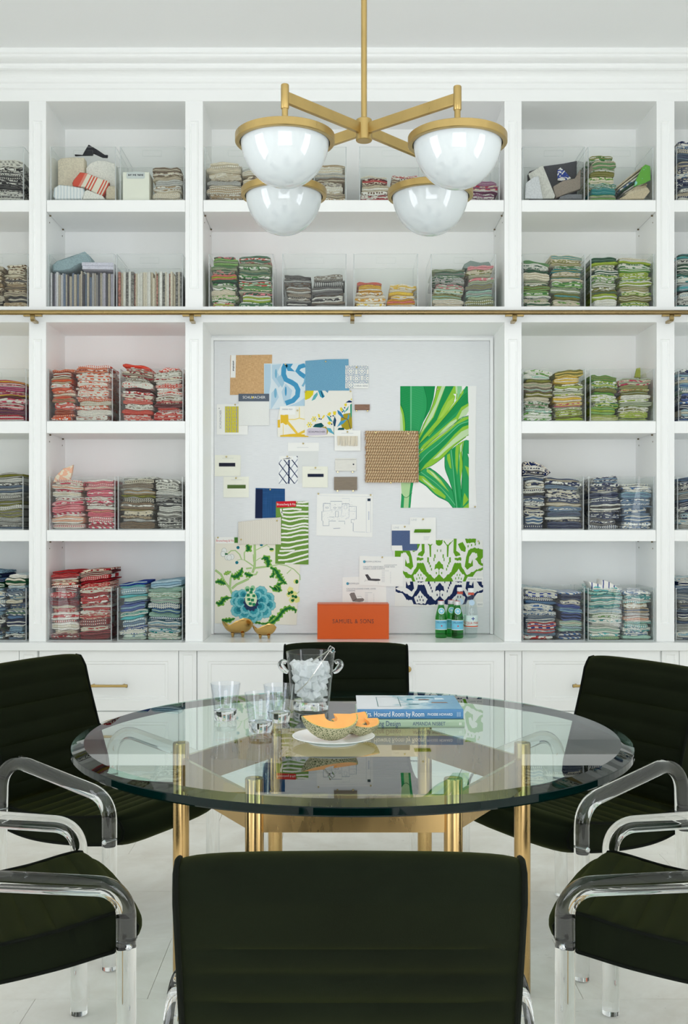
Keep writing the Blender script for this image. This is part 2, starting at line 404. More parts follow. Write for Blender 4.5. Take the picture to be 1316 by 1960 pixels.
# pilasters between the bays: grooved face boards, upper and lower run
for k, (a, c) in enumerate(((-246, -212), (55.5, 88), (354.5, 388), (965, 997.5), (1256, 1290), (1557, 1590))):
    x0, x1 = WX(a, W), WX(c, W)
    who = ('left wall', 'far left bay', 'pinboard on its left', 'pinboard on its right', 'far right bay', 'right wall')[k]
    pl = thing('pilaster', 'grooved white upright board of the bookcase beside the ' + who, 'pilaster', ((x0+x1)/2, W, Z_COUNTER), 'grooved bookcase uprights')
    for zb, zt2, m0, m1 in ((WZ(587, W), ZTOP, 35, 37), (Z_COUNTER, WZ(617, W), 33, 32)):
        m = MB(); w = x1-x0; gx0, gx1 = x0+w*0.22, x0+w*0.76
        gz0, gz1 = zb+m0*W/F, zt2-m1*W/F
        rows = [[(x0, W+0.022, zb), (x1, W+0.022, zb), (x1, W+0.022, zt2), (x0, W+0.022, zt2)], [(x0, W, zb), (x1, W, zb), (x1, W, zt2), (x0, W, zt2)]]
        for e, dy in ((0.0, 0.0), (0.004, 0.007), (0.007, 0.007), (0.010, 0.011)):
            rows.append([(gx0+e, W+dy, gz0+e), (gx1-e, W+dy, gz0+e), (gx1-e, W+dy, gz1-e), (gx0+e, W+dy, gz1-e)])
        bb = m.grid(rows, closed_v=True, smooth=False); n = len(rows)-1
        m.f.append(tuple(bb+n*4+i for i in range(4))); m.m.append(0); m.sm.append(False)
        m.build('grooved_board', M_WHITE, pl)
# countertop
tag(MB().box(XL, XR, 4.885, WB-0.012, Z_COUNTER-0.039, Z_COUNTER-0.0005).build('countertop', mat('counter_gloss', (238, 240, 239), 0.16), bevel=0.003), 'glossy white counter running below all the bookcase bays', 'counter')
# base cabinets
YF = 4.915; ZD = Z_COUNTER-0.043
def drawer_unit(px0, px1, d0, d1, q0, q1, lab):
    x0, x1 = WX(px0, YF)+0.001, WX(px1, YF)-0.001
    c = thing('drawer_cabinet', lab, 'cabinet', ((x0+x1)/2, YF, 0), 'white base cabinets')
    MB().box(x0, x1, YF+0.02, WB-0.012, 0.09, Z_COUNTER-0.0395).build('carcass', M_WHITE, c)
    MB().box(x0, x1, YF+0.06, YF+0.075, 0.0, 0.09).build('toe_kick', M_WHITE, c)
    a, b2 = WX(q0, YF), WX(q1, YF)
    MB().panel(a+0.001, b2-0.001, 0.092, ZD, YF, YF+0.02, [(0.017, 0.0), (0.003, 0.006), (0.003, 0.008)]).build('pilaster', M_WHITE, c)
    a, b2 = WX(d0, YF), WX(d1, YF)
    for z0, z1, hz in ((WZ(1360, YF), ZD, WZ(1311, YF)), (0.092, WZ(1362, YF)-0.002, 0.33)):
        dr = MB().panel(a, b2, z0, z1, YF, YF+0.02, [(0.048, 0.0), (0.003, 0.004), (0.010, 0.004), (0.004, 0.010)]).build('drawer', M_WHITE, c)
        xm = (a+b2)/2; hw = 38*YF/F
        m = MB()
        m.tube([(xm-hw, YF-0.034, hz), (xm+hw, YF-0.034, hz)], 0.0065, 12)
        for sx in (-1, 1):
            m.tube([(xm+sx*(hw-0.022), YF-0.034, hz), (xm+sx*(hw-0.022), YF+0.003, hz)], 0.006, 10)
        for sx in (-1, 1):
            m.tube([(xm+sx*hw, YF-0.034, hz), (xm+sx*(hw-0.008), YF-0.034, hz)], 0.0078, 12)
        m.build('handle', M_BRASS, dr)
drawer_unit(-232, 72, -230, 36, 37, 71, 'white drawer cabinet at the far left under the counter')
drawer_unit(72, 377, 76, 341, 342, 376, 'white drawer cabinet behind the left rear velvet chair')
drawer_unit(965, 1264, 999, 1262, 966, 998, 'white drawer cabinet behind the right rear velvet chair')
drawer_unit(1264, 1567, 1300, 1565, 1266, 1299, 'white drawer cabinet at the far right under the counter')
x0, x1 = WX(377, YF)+0.001, WX(965, YF)-0.001
c = thing('door_cabinet', 'wide white cabinet with three panelled doors under the pinboard', 'cabinet', ((x0+x1)/2, YF, 0), 'white base cabinets')
MB().box(x0, x1, YF+0.02, WB-0.012, 0.09, Z_COUNTER-0.0395).build('carcass', M_WHITE, c)
MB().box(x0, x1, YF+0.06, YF+0.075, 0.0, 0.09).build('toe_kick', M_WHITE, c)
for i in range(3):
    a, b2 = x0+(x1-x0)*i/3+0.001, x0+(x1-x0)*(i+1)/3-0.001
    dr = MB().panel(a, b2, 0.092, ZD, YF, YF+0.02, [(0.048, 0.0), (0.003, 0.004), (0.010, 0.004), (0.004, 0.010)]).build('door', M_WHITE, c)
    kx = a+0.027 if i == 2 else b2-0.027
    m = MB().lathe([(0.0, 0), (0.009, 0.0), (0.006, 0.006), (0.006, 0.012), (0.013, 0.016), (0.015, 0.021), (0.013, 0.026), (0.008, 0.027), (0.006, 0.025), (0.0, 0.026)], n=20)
    m.xf(Matrix.Translation((kx, YF, WZ(1280, YF))) @ Matrix.Rotation(math.pi/2, 4, 'X')); m.build('knob', M_BRASS, dr)

# ---------------------------------------------------------------- brass ladder rail
DR = 4.868; zr = WZ(598, DR); rl = thing('ladder_rail', 'long brass library ladder rail along the whole bookcase', 'rail', (0, DR, zr))
xm = WX(674, DR)
MB().tube([(XL+0.02, DR, zr), (xm+0.001, DR, zr)], 0.0116, 20).build('rail_tube', M_BRASS_OLD, rl)
MB().tube([(xm, DR, zr), (XR-0.02, DR, zr)], 0.0112, 20).build('rail_tube', mat('aged_brass_dull', (140, 120, 84), 0.26, 1.0, noise=(22, 0.1, (0.3, 1, 1))), rl)
for pxb in (-242, 63, 367, 674, 984, 1284, 1586):
    xb = WX(pxb, DR)+ (0 if pxb == 674 else 0); m = MB()
    hook = [(0.0, -0.004)]
    prof = [(DR-0.006, zr-0.012), (DR-0.012, zr-0.022), (DR-0.014, zr-0.034), (DR-0.004, zr-0.042), (W-0.003, zr-0.042), (W-0.003, zr-0.030), (DR+0.006, zr-0.030), (DR+0.004, zr-0.020), (DR+0.007, zr-0.012)]
    bk = m.extrude(prof, 'x', xb-0.0095, xb+0.0095).build('bracket', M_BRASS_OLD, rl, bevel=0.0015)
    MB().box(xb-0.043, xb-0.011, DR-0.009, DR+0.009, zr-0.0195, zr-0.0105).build('clamp_plate', M_BRASS_OLD, bk, bevel=0.001)
    MB().box(xb+0.011, xb+0.043, DR-0.009, DR+0.009, zr-0.0195, zr-0.0105).build('clamp_plate', M_BRASS_OLD, bk, bevel=0.001)

# ---------------------------------------------------------------- chandelier
HUBX, HUBY, HUBZ = 0.0715, 2.90, 2.412
ch = thing('chandelier', 'brass chandelier with four arms and white half-globe shades', 'chandelier', (HUBX, HUBY, ZC))
MB().tube([(HUBX, HUBY, HUBZ+0.025), (HUBX, HUBY, ZC-0.02)], 0.0082, 16).build('rod', M_BRASS, ch)
MB().lathe([(0.0, -0.022), (0.055, -0.022), (0.06, -0.018), (0.06, 0.0), (0.0, 0.0)], (HUBX, HUBY, ZC), 32).build('canopy', M_BRASS, ch)
MB().lathe([(0.0, -0.030), (0.0205, -0.030), (0.0225, -0.028), (0.0225, 0.028), (0.0205, 0.030), (0.0, 0.030)], (HUBX, HUBY, HUBZ), 32).build('hub', M_BRASS, ch)
ends = [(545, 2.680, 262), (875, 2.690, 271), (543, 3.115, 375), (823, 3.120, 377.5)]
for px, d, py in ends:
    ex, ey = WX(px, d), d; RZ = 2.305; dx, dy = ex-HUBX, ey-HUBY; ln = math.hypot(dx, dy); u = (dx/ln, dy/ln); az = HUBZ+0.002
    m = MB().box(0.018, ln-0.006, -0.006, 0.006, -0.0145, 0.0145); m.xf(Matrix.Translation((HUBX, HUBY, az)) @ Matrix.Rotation(math.atan2(dy, dx), 4, 'Z'))
    arm = m.build('arm', M_BRASS, ch, bevel=0.001)
    MB().lathe([(0.0, -0.030), (0.0095, -0.030), (0.0105, -0.028), (0.0105, 0.030), (0.0095, 0.032), (0.0, 0.032)], (ex, ey, az), 20).build('socket', M_BRASS, arm)
    MB().tube([(ex, ey, RZ+0.012), (ex, ey, az-0.029)], 0.0080, 16).build('stem', M_BRASS, ch)
    R0 = 0.1275; ri = 0.114
    rim = MB().lathe([(0.012, 0.012), (R0-0.003, 0.012), (R0, 0.010), (R0, -0.008), (R0-0.002, -0.010), (ri+0.002, -0.010), (ri+0.001, 0.005), (0.012, 0.006)], (ex, ey, RZ), 64).build('rim', M_BRASS, ch)
    gp = []
    for k in range(25):
        a = -math.pi/2+k/24*math.pi/2; gp.append((ri*math.cos(a), 0.004+(ri+0.013)*math.sin(a)))
    gp.append((0.0, 0.004))
    MB().lathe(gp, (ex, ey, RZ), 64).build('glass_shade', M_OPAL, ch)
# ---------------------------------------------------------------- dining table
TX, TY, TZ, TR = 0.0375, 2.92, 0.74, 0.762
tb = thing('dining_table', 'round glass-topped table on six brass legs', 'table', (TX, TY, 0))
g = 0.031
MB().lathe([(0.0, -g), (TR-0.004, -g), (TR, -g+0.004), (TR, -0.0115), (TR-0.0015, -0.0095), (TR-0.034, 0.0), (0.0, 0.0)], (TX, TY, TZ), 160, mis=[0, 2, 2, 2, 1, 0], smooth=False).build('glass_top', [M_GLASS, M_BEVEL, M_EDGE], tb)
LR = 0.477; lp = [(TX+LR*math.cos(math.radians(60*k)), TY+LR*math.sin(math.radians(60*k))) for k in range(6)]
for k, (x, y) in enumerate(lp):
    MB().lathe([(0.0, 0.0), (0.0215, 0.0), (0.0227, 0.003), (0.0227, TZ-g-0.004), (0.0215, TZ-g-0.001), (0.014, TZ-g-0.001), (0.013, TZ-g-0.003), (0.0, TZ-g-0.003)], (x, y, 0.0), 32).build('leg', M_BRASS_LEG, tb)
    x2, y2 = lp[(k+1) % 6]; an = math.atan2(y2-y, x2-x); ln = math.hypot(x2-x, y2-y)
    MB().box(0.019, ln-0.019, -0.006, 0.006, 0.578, 0.668).xf(Matrix.Translation((x, y, 0)) @ Matrix.Rotation(an, 4, 'Z')).build('apron_bar', M_BRASS_LEG, tb, bevel=0.001)

# ---------------------------------------------------------------- chairs
def catmull(pts, n):
    P = [Vector(p) for p in pts]; P = [2*P[0]-P[1]]+P+[2*P[-1]-P[-2]]; out = []
    for i in range(1, len(P)-2):
        for k in range(n):
            t = k/n; a, b, c, d = P[i-1], P[i], P[i+1], P[i+2]
            out.append(0.5*((2*b)+(c-a)*t+(2*a-5*b+4*c-d)*t*t+(3*b-a-3*c+d)*t**3))
    out.append(P[-2]); return out
def resample(pts, step):
    out = [pts[0]]; acc = 0.0
    L_ = [0.0]
    for i in range(1, len(pts)): L_.append(L_[-1]+(pts[i]-pts[i-1]).length)
    n = max(2, int(round(L_[-1]/step))); j = 0; out = []
    for k in range(n+1):
        s = L_[-1]*k/n
        while j < len(L_)-2 and L_[j+1] < s: j += 1
        q = (s-L_[j])/max(1e-9, L_[j+1]-L_[j]); out.append(pts[j].lerp(pts[j+1], q))
    return out, L_[-1]/n
def cushion(line, w, ch_top, ch_bot, amp, amp_bot, first_top=0.0, first_bot=0.0, a0=0.0, a1=0.0):
    """line: (y, z, half thickness); returns (cushion MB, piping MB)"""
    pts, st = resample(catmull(line, 10), 0.0065); n = len(pts)
    tan = [(pts[min(i+1, n-1)]-pts[max(i-1, 0)]).normalized() for i in range(n)]
    top, bot = [], []
    for i in range(n):
        c = pts[i]; nz = Vector((-tan[i].y, tan[i].x)); h = c.z; s = st*i; e = min(1.0, min(i, n-1-i)/4.0)
        bt = amp*abs(math.sin(math.pi*(s-first_top)/ch_top))**0.5*e if s > first_top else amp*e*0.9
        bb = amp_bot*abs(math.sin(math.pi*(s-first_bot)/ch_bot))**0.5*e if s > first_bot else amp_bot*e*0.9
        top.append(((c.x, c.y), nz, h+bt-amp, h-amp*0.3*e-amp*(1-e))); bot.append(((c.x, c.y), -nz, h+bb-amp_bot, h-amp_bot*0.3*e-amp_bot*(1-e)))
    loop = []
    def arc(c, t, h):
        r = []
        for k in range(1, 8):
            a = math.pi*k/8; r.append((c, None, (a, h, t)))
        return r
    def pt(e, sc):
        (cx, cy), nrm, h = e
        return Vector((cx, cy))+nrm*h*sc
    def ring(sc, grow=0.0, xq=0.0):
        r = []; f = 0.4*xq**2+0.6*xq**8; xb = xq**12; LT = st*(n-1)
        def sh(i):
            s = st*i; w0 = max(0, 1-s/0.10)**2; w1 = max(0, 1-(LT-s)/0.10)**2
            return Vector((tan[i].x, tan[i].y))*((a0*w0-a1*w1)*f)
        for i, e in enumerate(top): r.append(pt((e[0], e[1], e[2]*(1-xb)+e[3]*xb+grow), sc)+sh(i))
        e = top[-1]; t = tan[-1]
        for k in range(1, 8):
            a = math.pi*k/8; r.append(Vector(e[0])+(Vector(e[1])*math.cos(a)+Vector((t.x, t.y))*math.sin(a))*(e[2]+grow)*sc+sh(n-1))
        for i in range(n-1, -1, -1): e = bot[i]; r.append(pt((e[0], e[1], e[2]*(1-xb)+e[3]*xb+grow), sc)+sh(i))
        e = bot[0]; t = tan[0]
        for k in range(1, 8):
            a = math.pi*k/8; r.append(Vector(e[0])+(Vector(e[1])*math.cos(a)-Vector((t.x, t.y))*math.sin(a))*(e[2]+grow)*sc+sh(0))
        return r
    xs = [(-w, 0.86), (-w+0.003, 0.93), (-w+0.012, 0.97), (-w+0.026, 0.99), (-w+0.045, 1.0), (-w*0.7, 1.008), (-w*0.5, 1.012), (0, 1.016)]
    xs = xs+[(-a, b) for a, b in reversed(xs[:-1])]
    m = MB(); m.grid([[(x, p.x, p.y) for p in ring(sc, 0.0, abs(x)/w)] for x, sc in xs], closed_v=True)
    nt_, nl = n, len(ring(1.0))
    for x, sc, fl in ((-w, 0.86, False), (w, 0.86, True)):
        r = [(x, p.x, p.y) for p in ring(sc, 0.0, 1.0)]
        b = len(m.v); m.v += r
        # pair top i with bottom i; end fans
        def bi(i): return n+7+(n-1-i)
        for i in range(n-1):
            q = (b+i, b+i+1, b+bi(i+1), b+bi(i)); m.f.append(q if fl else q[::-1]); m.m.append(0); m.sm.append(False)
        q = tuple(b+n-1+k for k in range(9)); m.f.append(q); m.m.append(0); m.sm.append(False)
        q = tuple([b+bi(0)+k for k in range(8)]+[b]); m.f.append(q); m.m.append(0); m.sm.append(False)
    pipes = []
    for sx in (-1, 1):
        r = ring(0.93, 0.001, 1.0); pipes.append(MB().tube([(sx*(w-0.0005), p.x, p.y) for p in r[::2]], 0.0048, 8, closed=True))
    return m, pipes
SEATW = 0.2405
back_m, back_p = cushion([(-0.581, 0.830, 0.036), (-0.556, 0.74, 0.035), (-0.522, 0.63, 0.036), (-0.490, 0.535, 0.036), (-0.458, 0.452, 0.034)], SEATW, 0.062, 0.047, 0.0095, 0.009, 0.0, 0.10, 0.011, 0.0)
seat_m, seat_p = cushion([(-0.475, 0.396, 0.038), (-0.38, 0.379, 0.042), (-0.28, 0.376, 0.044), (-0.14, 0.386, 0.045), (-0.02, 0.403, 0.047), (0.032, 0.395, 0.046)], SEATW, 0.056, 0.2, 0.011, 0.002, 0.0, 0.0, 0.0, 0.034)
TUBE_R = 0.0223
def arm_path(x):
    return fillet([(x, 0.0, 0.004), (x, 0.0, 0.508), (x, -0.435, 0.592), (x, -0.452, 0.004)], [0.078, 0.085], 9)
SH = Vector((0, 0.23, 0))        # chair origin sits under the middle of the seat
def make_chair(name, label):
    t = thing(name, label, 'chair', (0, 0, 0), 'velvet and clear acrylic chairs round the table')
    T_ = Matrix.Translation(SH)
    bo = back_m.xf(T_).build('backrest', M_VELVET, t, local=True)
    for p in back_p: p.xf(T_).build('piping', M_PIPE, bo, local=True)
    so = seat_m.xf(T_).build('seat', M_VELVET, t, local=True)
    for p in seat_p: p.xf(T_).build('piping', M_PIPE, so, local=True)
    for sx in (-1, 1):
        x = sx*0.2655; pa = arm_path(x)
        fr = MB().tube(pa, TUBE_R, 28, rfun=lambda q: TUBE_R).xf(T_).build('arm_frame', M_ACRYL, t, local=True, bevel=0.0)
        for yb, zb in ((0.0, 0.383), (-0.4405, 0.42)):
            m = MB().tube([(sx*0.236, yb, zb), (sx*0.2905, yb, zb)], 0.0033, 10)
            m.lathe([(0.0, 0.0), (0.0078, 0.0), (0.0078, 0.003), (0.0055, 0.0058), (0.0025, 0.0062), (0.0025, 0.0045), (0.0, 0.0045)], n=16)
            k = len(m.v)-7*16
            m.xf(Matrix.Translation((sx*0.2872, yb, zb)) @ Matrix.Rotation(sx*math.pi/2, 4, 'Y'), k)
            m.xf(T_).build('bolt', M_CHROME, t, local=True)
    return t
def copy_tree(o, parent=None):
    c = o.copy(); COL.objects.link(c); c.parent = parent
    for ch_ in list(o.children): copy_tree(ch_, c)
    return c
chair_spots = [((-0.552, 3.324), -28.0, 'dark green velvet chair at the left rear, its padded back in full view'),
               ((0.559, 3.242), 213.0, 'dark green velvet chair at the right rear in front of the drawers'),
               ((-0.584, 2.565), 25.0, 'green velvet chair at the left front, its seat nearest the left photo edge'),
               ((0.618, 2.565), 154.7, 'green velvet chair at the right front, its seat nearest the right photo edge'),
               ((0.0163, 2.04), 90.0, 'green velvet chair nearest the camera, seen from behind'),
               ((0.030, 3.54), -90.0, 'green velvet chair on the far side of the table below the orange box')]
ch0 = make_chair('velvet_chair', chair_spots[0][2])
for i, (fc, a, lab) in enumerate(chair_spots):
    o = ch0 if i == 0 else copy_tree(ch0)
    r = math.radians(a-90); o.rotation_euler = (0, 0, r); o['label'] = lab
    off = Matrix.Rotation(r, 3, 'Z') @ SH
    o.location = (fc[0]-off.x, fc[1]-off.y, 0)
# ---------------------------------------------------------------- acrylic bins
DF = 4.952                                # front face of the bins
ROWPX = {1: 382, 2: 586.5, 3: 806, 4: 1014.5, 5: 1223}
TOPPX = {1: 278, 2: 484, 3: 705, 4: 912, 5: 1121}
BINS = {}
def bin_box(key, row, p0, p1, lab, d=DF):
    x0, x1 = WX(p0, d), WX(p1, d); z0 = ROWZ[row]; z1 = z0+(ROWPX[row]-TOPPX[row])*d/F; y0, y1 = d, d+0.292; t = 0.0052
    b = thing('acrylic_bin', lab, 'bin', ((x0+x1)/2, (y0+y1)/2, z0), 'clear acrylic storage bins')
    ms = [M_BIN, M_BINEDGE]
    MB().box(x0+t, x1-t, y0, y0+t, z0+t, z1, 0, 1, 'y').build('front_panel', ms, b, fix=False)
    MB().box(x0+t, x1-t, y1-t, y1, z0+t, z1, 0, 1, 'y').build('back_panel', ms, b, fix=False)
    MB().box(x0, x0+t, y0, y1, z0+t, z1, 0, 1, 'x').build('side_panel', ms, b, fix=False)
    MB().box(x1-t, x1, y0, y1, z0+t, z1, 0, 1, 'x').build('side_panel', ms, b, fix=False)
    MB().box(x0, x1, y0, y1, z0+0.0003, z0+t, 0, 1, 'z').build('base_panel', ms, b, fix=False)
    xm, zm, hw, hh = (x0+x1)/2+0.0, z1-0.032, 0.046, 0.0145
    m = MB(); m.grid([[(xm+sx*(hw+e), yy, zm+sz*(hh+e)) for sx, sz in ((-1, -1), (1, -1), (1, 1), (-1, 1))] for e, yy in ((0, y0-0.0002), (0, y0-0.0022), (-0.002, y0-0.0022), (-0.002, y0-0.0002))], closed_u=True, closed_v=True, smooth=False)
    m.build('label_holder', [M_BIN], b)
    BINS[key] = (x0+t, x1-t, y0+t, y1-t, z0+t, row)
    return b
BL = [('L1', 1, -80, 46, 'clear acrylic bin of black and white fabrics, top shelf far left'),
      ('L2', 2, -80, 54, 'clear acrylic bin of tan and brown fabrics, second shelf far left'),
      ('L3', 3, -80, 51, 'clear acrylic bin of magenta and plum fabrics, third shelf far left'),
      ('L4', 4, -82, 45, 'clear acrylic bin of grey slanting fabrics, fourth shelf far left'),
      ('L5', 5, -80, 51, 'clear acrylic bin of dark teal and pale blue fabrics at the far left'),
      ('A1', 1, 96, 222, 'clear acrylic bin holding the red striped towel, top shelf'),
      ('B1', 1, 229, 353, 'clear acrylic bin holding the cream boxed card, top shelf'),
      ('A2', 2, 92, 219, 'clear acrylic bin of upright grey booklets under the rolled blue cloth'),
      ('B2', 2, 222, 350, 'clear acrylic bin of upright cream booklets, second shelf left bay'),
      ('A3', 3, 91.3, 216, 'clear acrylic bin of orange and rust fabrics'),
      ('B3', 3, 228, 351, 'clear acrylic bin of coral and crimson fabrics beside the orange bin'),
      ('A4', 4, 94, 221, 'clear acrylic bin of pink and rose fabrics'),
      ('B4', 4, 225, 350, 'clear acrylic bin of khaki and grey fabrics beside the pink bin'),
      ('A5', 5, 91.3, 214, 'clear acrylic bin of dark red fabrics on the counter'),
      ('B5', 5, 224, 350, 'clear acrylic bin of pale blue fabrics on the counter, left bay'),
      ('C1', 1, 391, 518, 'clear acrylic bin of ecru fabrics, top shelf, leftmost over the pinboard'),
      ('D1', 1, 531, 663, 'clear acrylic bin of ecru fabrics behind the left lamp globes'),
      ('E1', 1, 687, 811, 'clear acrylic bin of plaid and red floral fabrics on the top shelf'),
      ('F1', 1, 828, 956, 'clear acrylic bin of mauve fabrics behind the right lamp globes'),
      ('C2', 2, 399, 523, 'clear acrylic bin of green and red fabrics above the ladder rail'),
      ('D2', 2, 540, 663, 'clear acrylic bin of charcoal and grey fabrics above the ladder rail'),
      ('E2', 2, 676, 800, 'clear acrylic bin of yellow fabrics above the ladder rail'),
      ('F2', 2, 824, 949, 'clear acrylic bin of sage fabrics above the ladder rail'),
      ('G1', 1, 999, 1119, 'clear acrylic bin of leaning folders and a grey bag, top shelf right bay'),
      ('H1', 1, 1124, 1250, 'clear acrylic bin of slanting scraps and a green leaf print, top shelf'),
      ('G2', 2, 999, 1120, 'clear acrylic bin of forest green fabrics, second shelf right bay'),
      ('H2', 2, 1129, 1252, 'clear acrylic bin of olive and leaf prints, second shelf right bay'),
      ('G3', 3, 999, 1121, 'clear acrylic bin of mixed green fabrics, third shelf right bay'),
      ('H3', 3, 1128, 1252, 'clear acrylic bin of lime fabrics, third shelf right bay'),
      ('G4', 4, 998.5, 1117, 'clear acrylic bin of dark navy fabrics, fourth shelf'),
      ('H4', 4, 1125, 1252, 'clear acrylic bin of navy and denim blue fabrics, fourth shelf'),
      ('G5', 5, 999, 1119, 'clear acrylic bin of blue fabrics on the counter, right bay'),
      ('H5', 5, 1124, 1252, 'clear acrylic bin of mint and teal fabrics on the counter'),
      ('R1', 1, 1293, 1420, 'clear acrylic bin of blue fabrics, top shelf far right'),
      ('R2', 2, 1292, 1420, 'clear acrylic bin of teal and black fabrics, second shelf far right'),
      ('R3', 3, 1297, 1424, 'clear acrylic bin of pale blue and navy fabrics, third shelf far right'),
      ('R4', 4, 1295, 1422, 'clear acrylic bin of slate and navy fabrics, fourth shelf far right'),
      ('R5', 5, 1292, 1420, 'clear acrylic bin of denim fabrics on the counter at the far right')]
for a in BL: bin_box(*a)

# ---------------------------------------------------------------- fabrics
random.seed(11)
def fab(kind, c1, c2=None, c3=None, sc=1.0):
    key = ('fabric', kind, c1, c2, c3, sc)
    if key in MATS: return MATS[key]
    m, nt, out = newmat('fabric_'+kind)
    p = N(nt, 'ShaderNodeBsdfPrincipled'); S(p, Roughness=0.9, Specular_IOR_Level=0.15)
    tc = N(nt, 'ShaderNodeTexCoord'); oi = N(nt, 'ShaderNodeObjectInfo')
    rv = N(nt, 'ShaderNodeMath', operation='MULTIPLY'); L(nt, oi.outputs['Random'], rv.inputs[0]); rv.inputs[1].default_value = 7.3
    ad = N(nt, 'ShaderNodeVectorMath', operation='ADD'); L(nt, tc.outputs['Object'], ad.inputs[0]); L(nt, rv.outputs[0], ad.inputs[1])
    mp = N(nt, 'ShaderNodeMapping'); L(nt, ad.outputs[0], mp.inputs[0])
    A, B = lin(c1), lin(c2 or c1); C = lin(c3 or c2 or c1)
    rp = N(nt, 'ShaderNodeValToRGB'); cr = rp.color_ramp; cr.interpolation = 'CONSTANT'
    if kind == 'plain':
        cr.interpolation = 'LINEAR'; cr.elements[0].color = tuple(v*0.8 for v in A[:3])+(1,); cr.elements[1].color = A
        t = N(nt, 'ShaderNodeTexNoise'); S(t, Scale=160.0*sc, Detail=2.0); o = t.outputs['Fac']
        cr.elements[0].position = 0.3; cr.elements[1].position = 0.6
    elif kind == 'blot':
        mp.inputs['Scale'].default_value = (0.8, 1, 1.35)
        t = N(nt, 'ShaderNodeTexNoise'); S(t, Scale=58.0*sc, Detail=1.5, Roughness=0.4, Distortion=1.0); o = t.outputs['Fac']
        cr.elements[0].color = A; cr.elements[0].position = 0.0; cr.elements[1].color = B; cr.elements[1].position = 0.51
        e = cr.elements.new(0.62); e.color = C
    elif kind == 'stripe':
        mp.inputs['Rotation'].default_value = (0, 0, 0.05)
        t = N(nt, 'ShaderNodeTexWave'); S(t, Scale=34.0*sc, Distortion=1.6); o = t.outputs['Fac']
        cr.elements[0].color = A; cr.elements[1].color = B; cr.elements[1].position = 0.55
        e = cr.elements.new(0.9); e.color = C
    elif kind == 'dot':
        t = N(nt, 'ShaderNodeTexVoronoi'); S(t, Scale=75.0*sc, Randomness=0.35); o = t.outputs['Distance']
        cr.elements[0].color = B; cr.elements[1].color = A; cr.elements[1].position = 0.36
    elif kind == 'vine':
        mp.inputs['Scale'].default_value = (0.9, 1, 1.2)
        t = N(nt, 'ShaderNodeTexWave', wave_type='RINGS'); S(t, Scale=30.0*sc, Distortion=9.0, Detail=1.5, Detail_Scale=2.0); o = t.outputs['Fac']
        cr.elements[0].color = A; cr.elements[1].color = B; cr.elements[1].position = 0.58
        e = cr.elements.new(0.88); e.color = C
    elif kind == 'zig':
        t = N(nt, 'ShaderNodeTexWave', bands_direction='DIAGONAL'); S(t, Scale=24.0*sc, Distortion=3.0, Detail=0.0); o = t.outputs['Fac']
        cr.elements[0].color = A; cr.elements[1].color = B; cr.elements[1].position = 0.5
    else:
        t = N(nt, 'ShaderNodeTexChecker'); S(t, Scale=55.0*sc); o = t.outputs['Fac']
        cr.elements[0].color = A; cr.elements[1].color = B; cr.elements[1].position = 0.5
    L(nt, mp.outputs[0], t.inputs['Vector']); L(nt, o, rp.inputs[0])
    nz = N(nt, 'ShaderNodeTexNoise'); S(nz, Scale=320.0, Detail=1.0); L(nt, tc.outputs['Object'], nz.inputs['Vector'])
    bp = N(nt, 'ShaderNodeBump'); S(bp, Strength=0.25, Distance=0.001); L(nt, nz.outputs['Fac'], bp.inputs['Height']); L(nt, bp.outputs[0], p.inputs['Normal'])
    L(nt, rp.outputs[0], p.inputs['Base Color']); L(nt, p.outputs[0], out.inputs[0])
    MATS[key] = m
    return m
CN = {'white': (236, 234, 226), 'cream': (226, 216, 194), 'ecru': (206, 194, 170), 'tan': (176, 150, 112), 'brown': (106, 78, 54), 'taupe': (140, 124, 106), 'grey': (150, 148, 142), 'silver': (192, 192, 188),
      'charcoal': (70, 68, 68), 'black': (30, 30, 34), 'orange': (222, 92, 42), 'rust': (164, 68, 34), 'coral': (216, 82, 66), 'peach': (230, 178, 150), 'red': (186, 36, 38), 'crimson': (148, 26, 36),
      'maroon': (104, 36, 40), 'pink': (224, 132, 140), 'rose': (204, 62, 92), 'magenta': (174, 42, 92), 'plum': (110, 46, 84), 'mauve': (160, 112, 142), 'lilac': (196, 186, 204), 'yellow': (228, 190, 60), 'gold': (210, 156, 40),
      'lime': (160, 182, 44), 'olive': (128, 126, 48), 'green': (62, 132, 58), 'leaf': (98, 158, 54), 'forest': (34, 88, 58), 'sage': (150, 162, 128), 'mint': (170, 206, 190), 'teal': (40, 140, 142), 'aqua': (92, 186, 190),
      'sky': (150, 184, 200), 'blue': (52, 104, 168), 'royal': (34, 64, 150), 'denim': (84, 116, 152), 'navy': (28, 42, 82), 'slate': (96, 112, 132)}
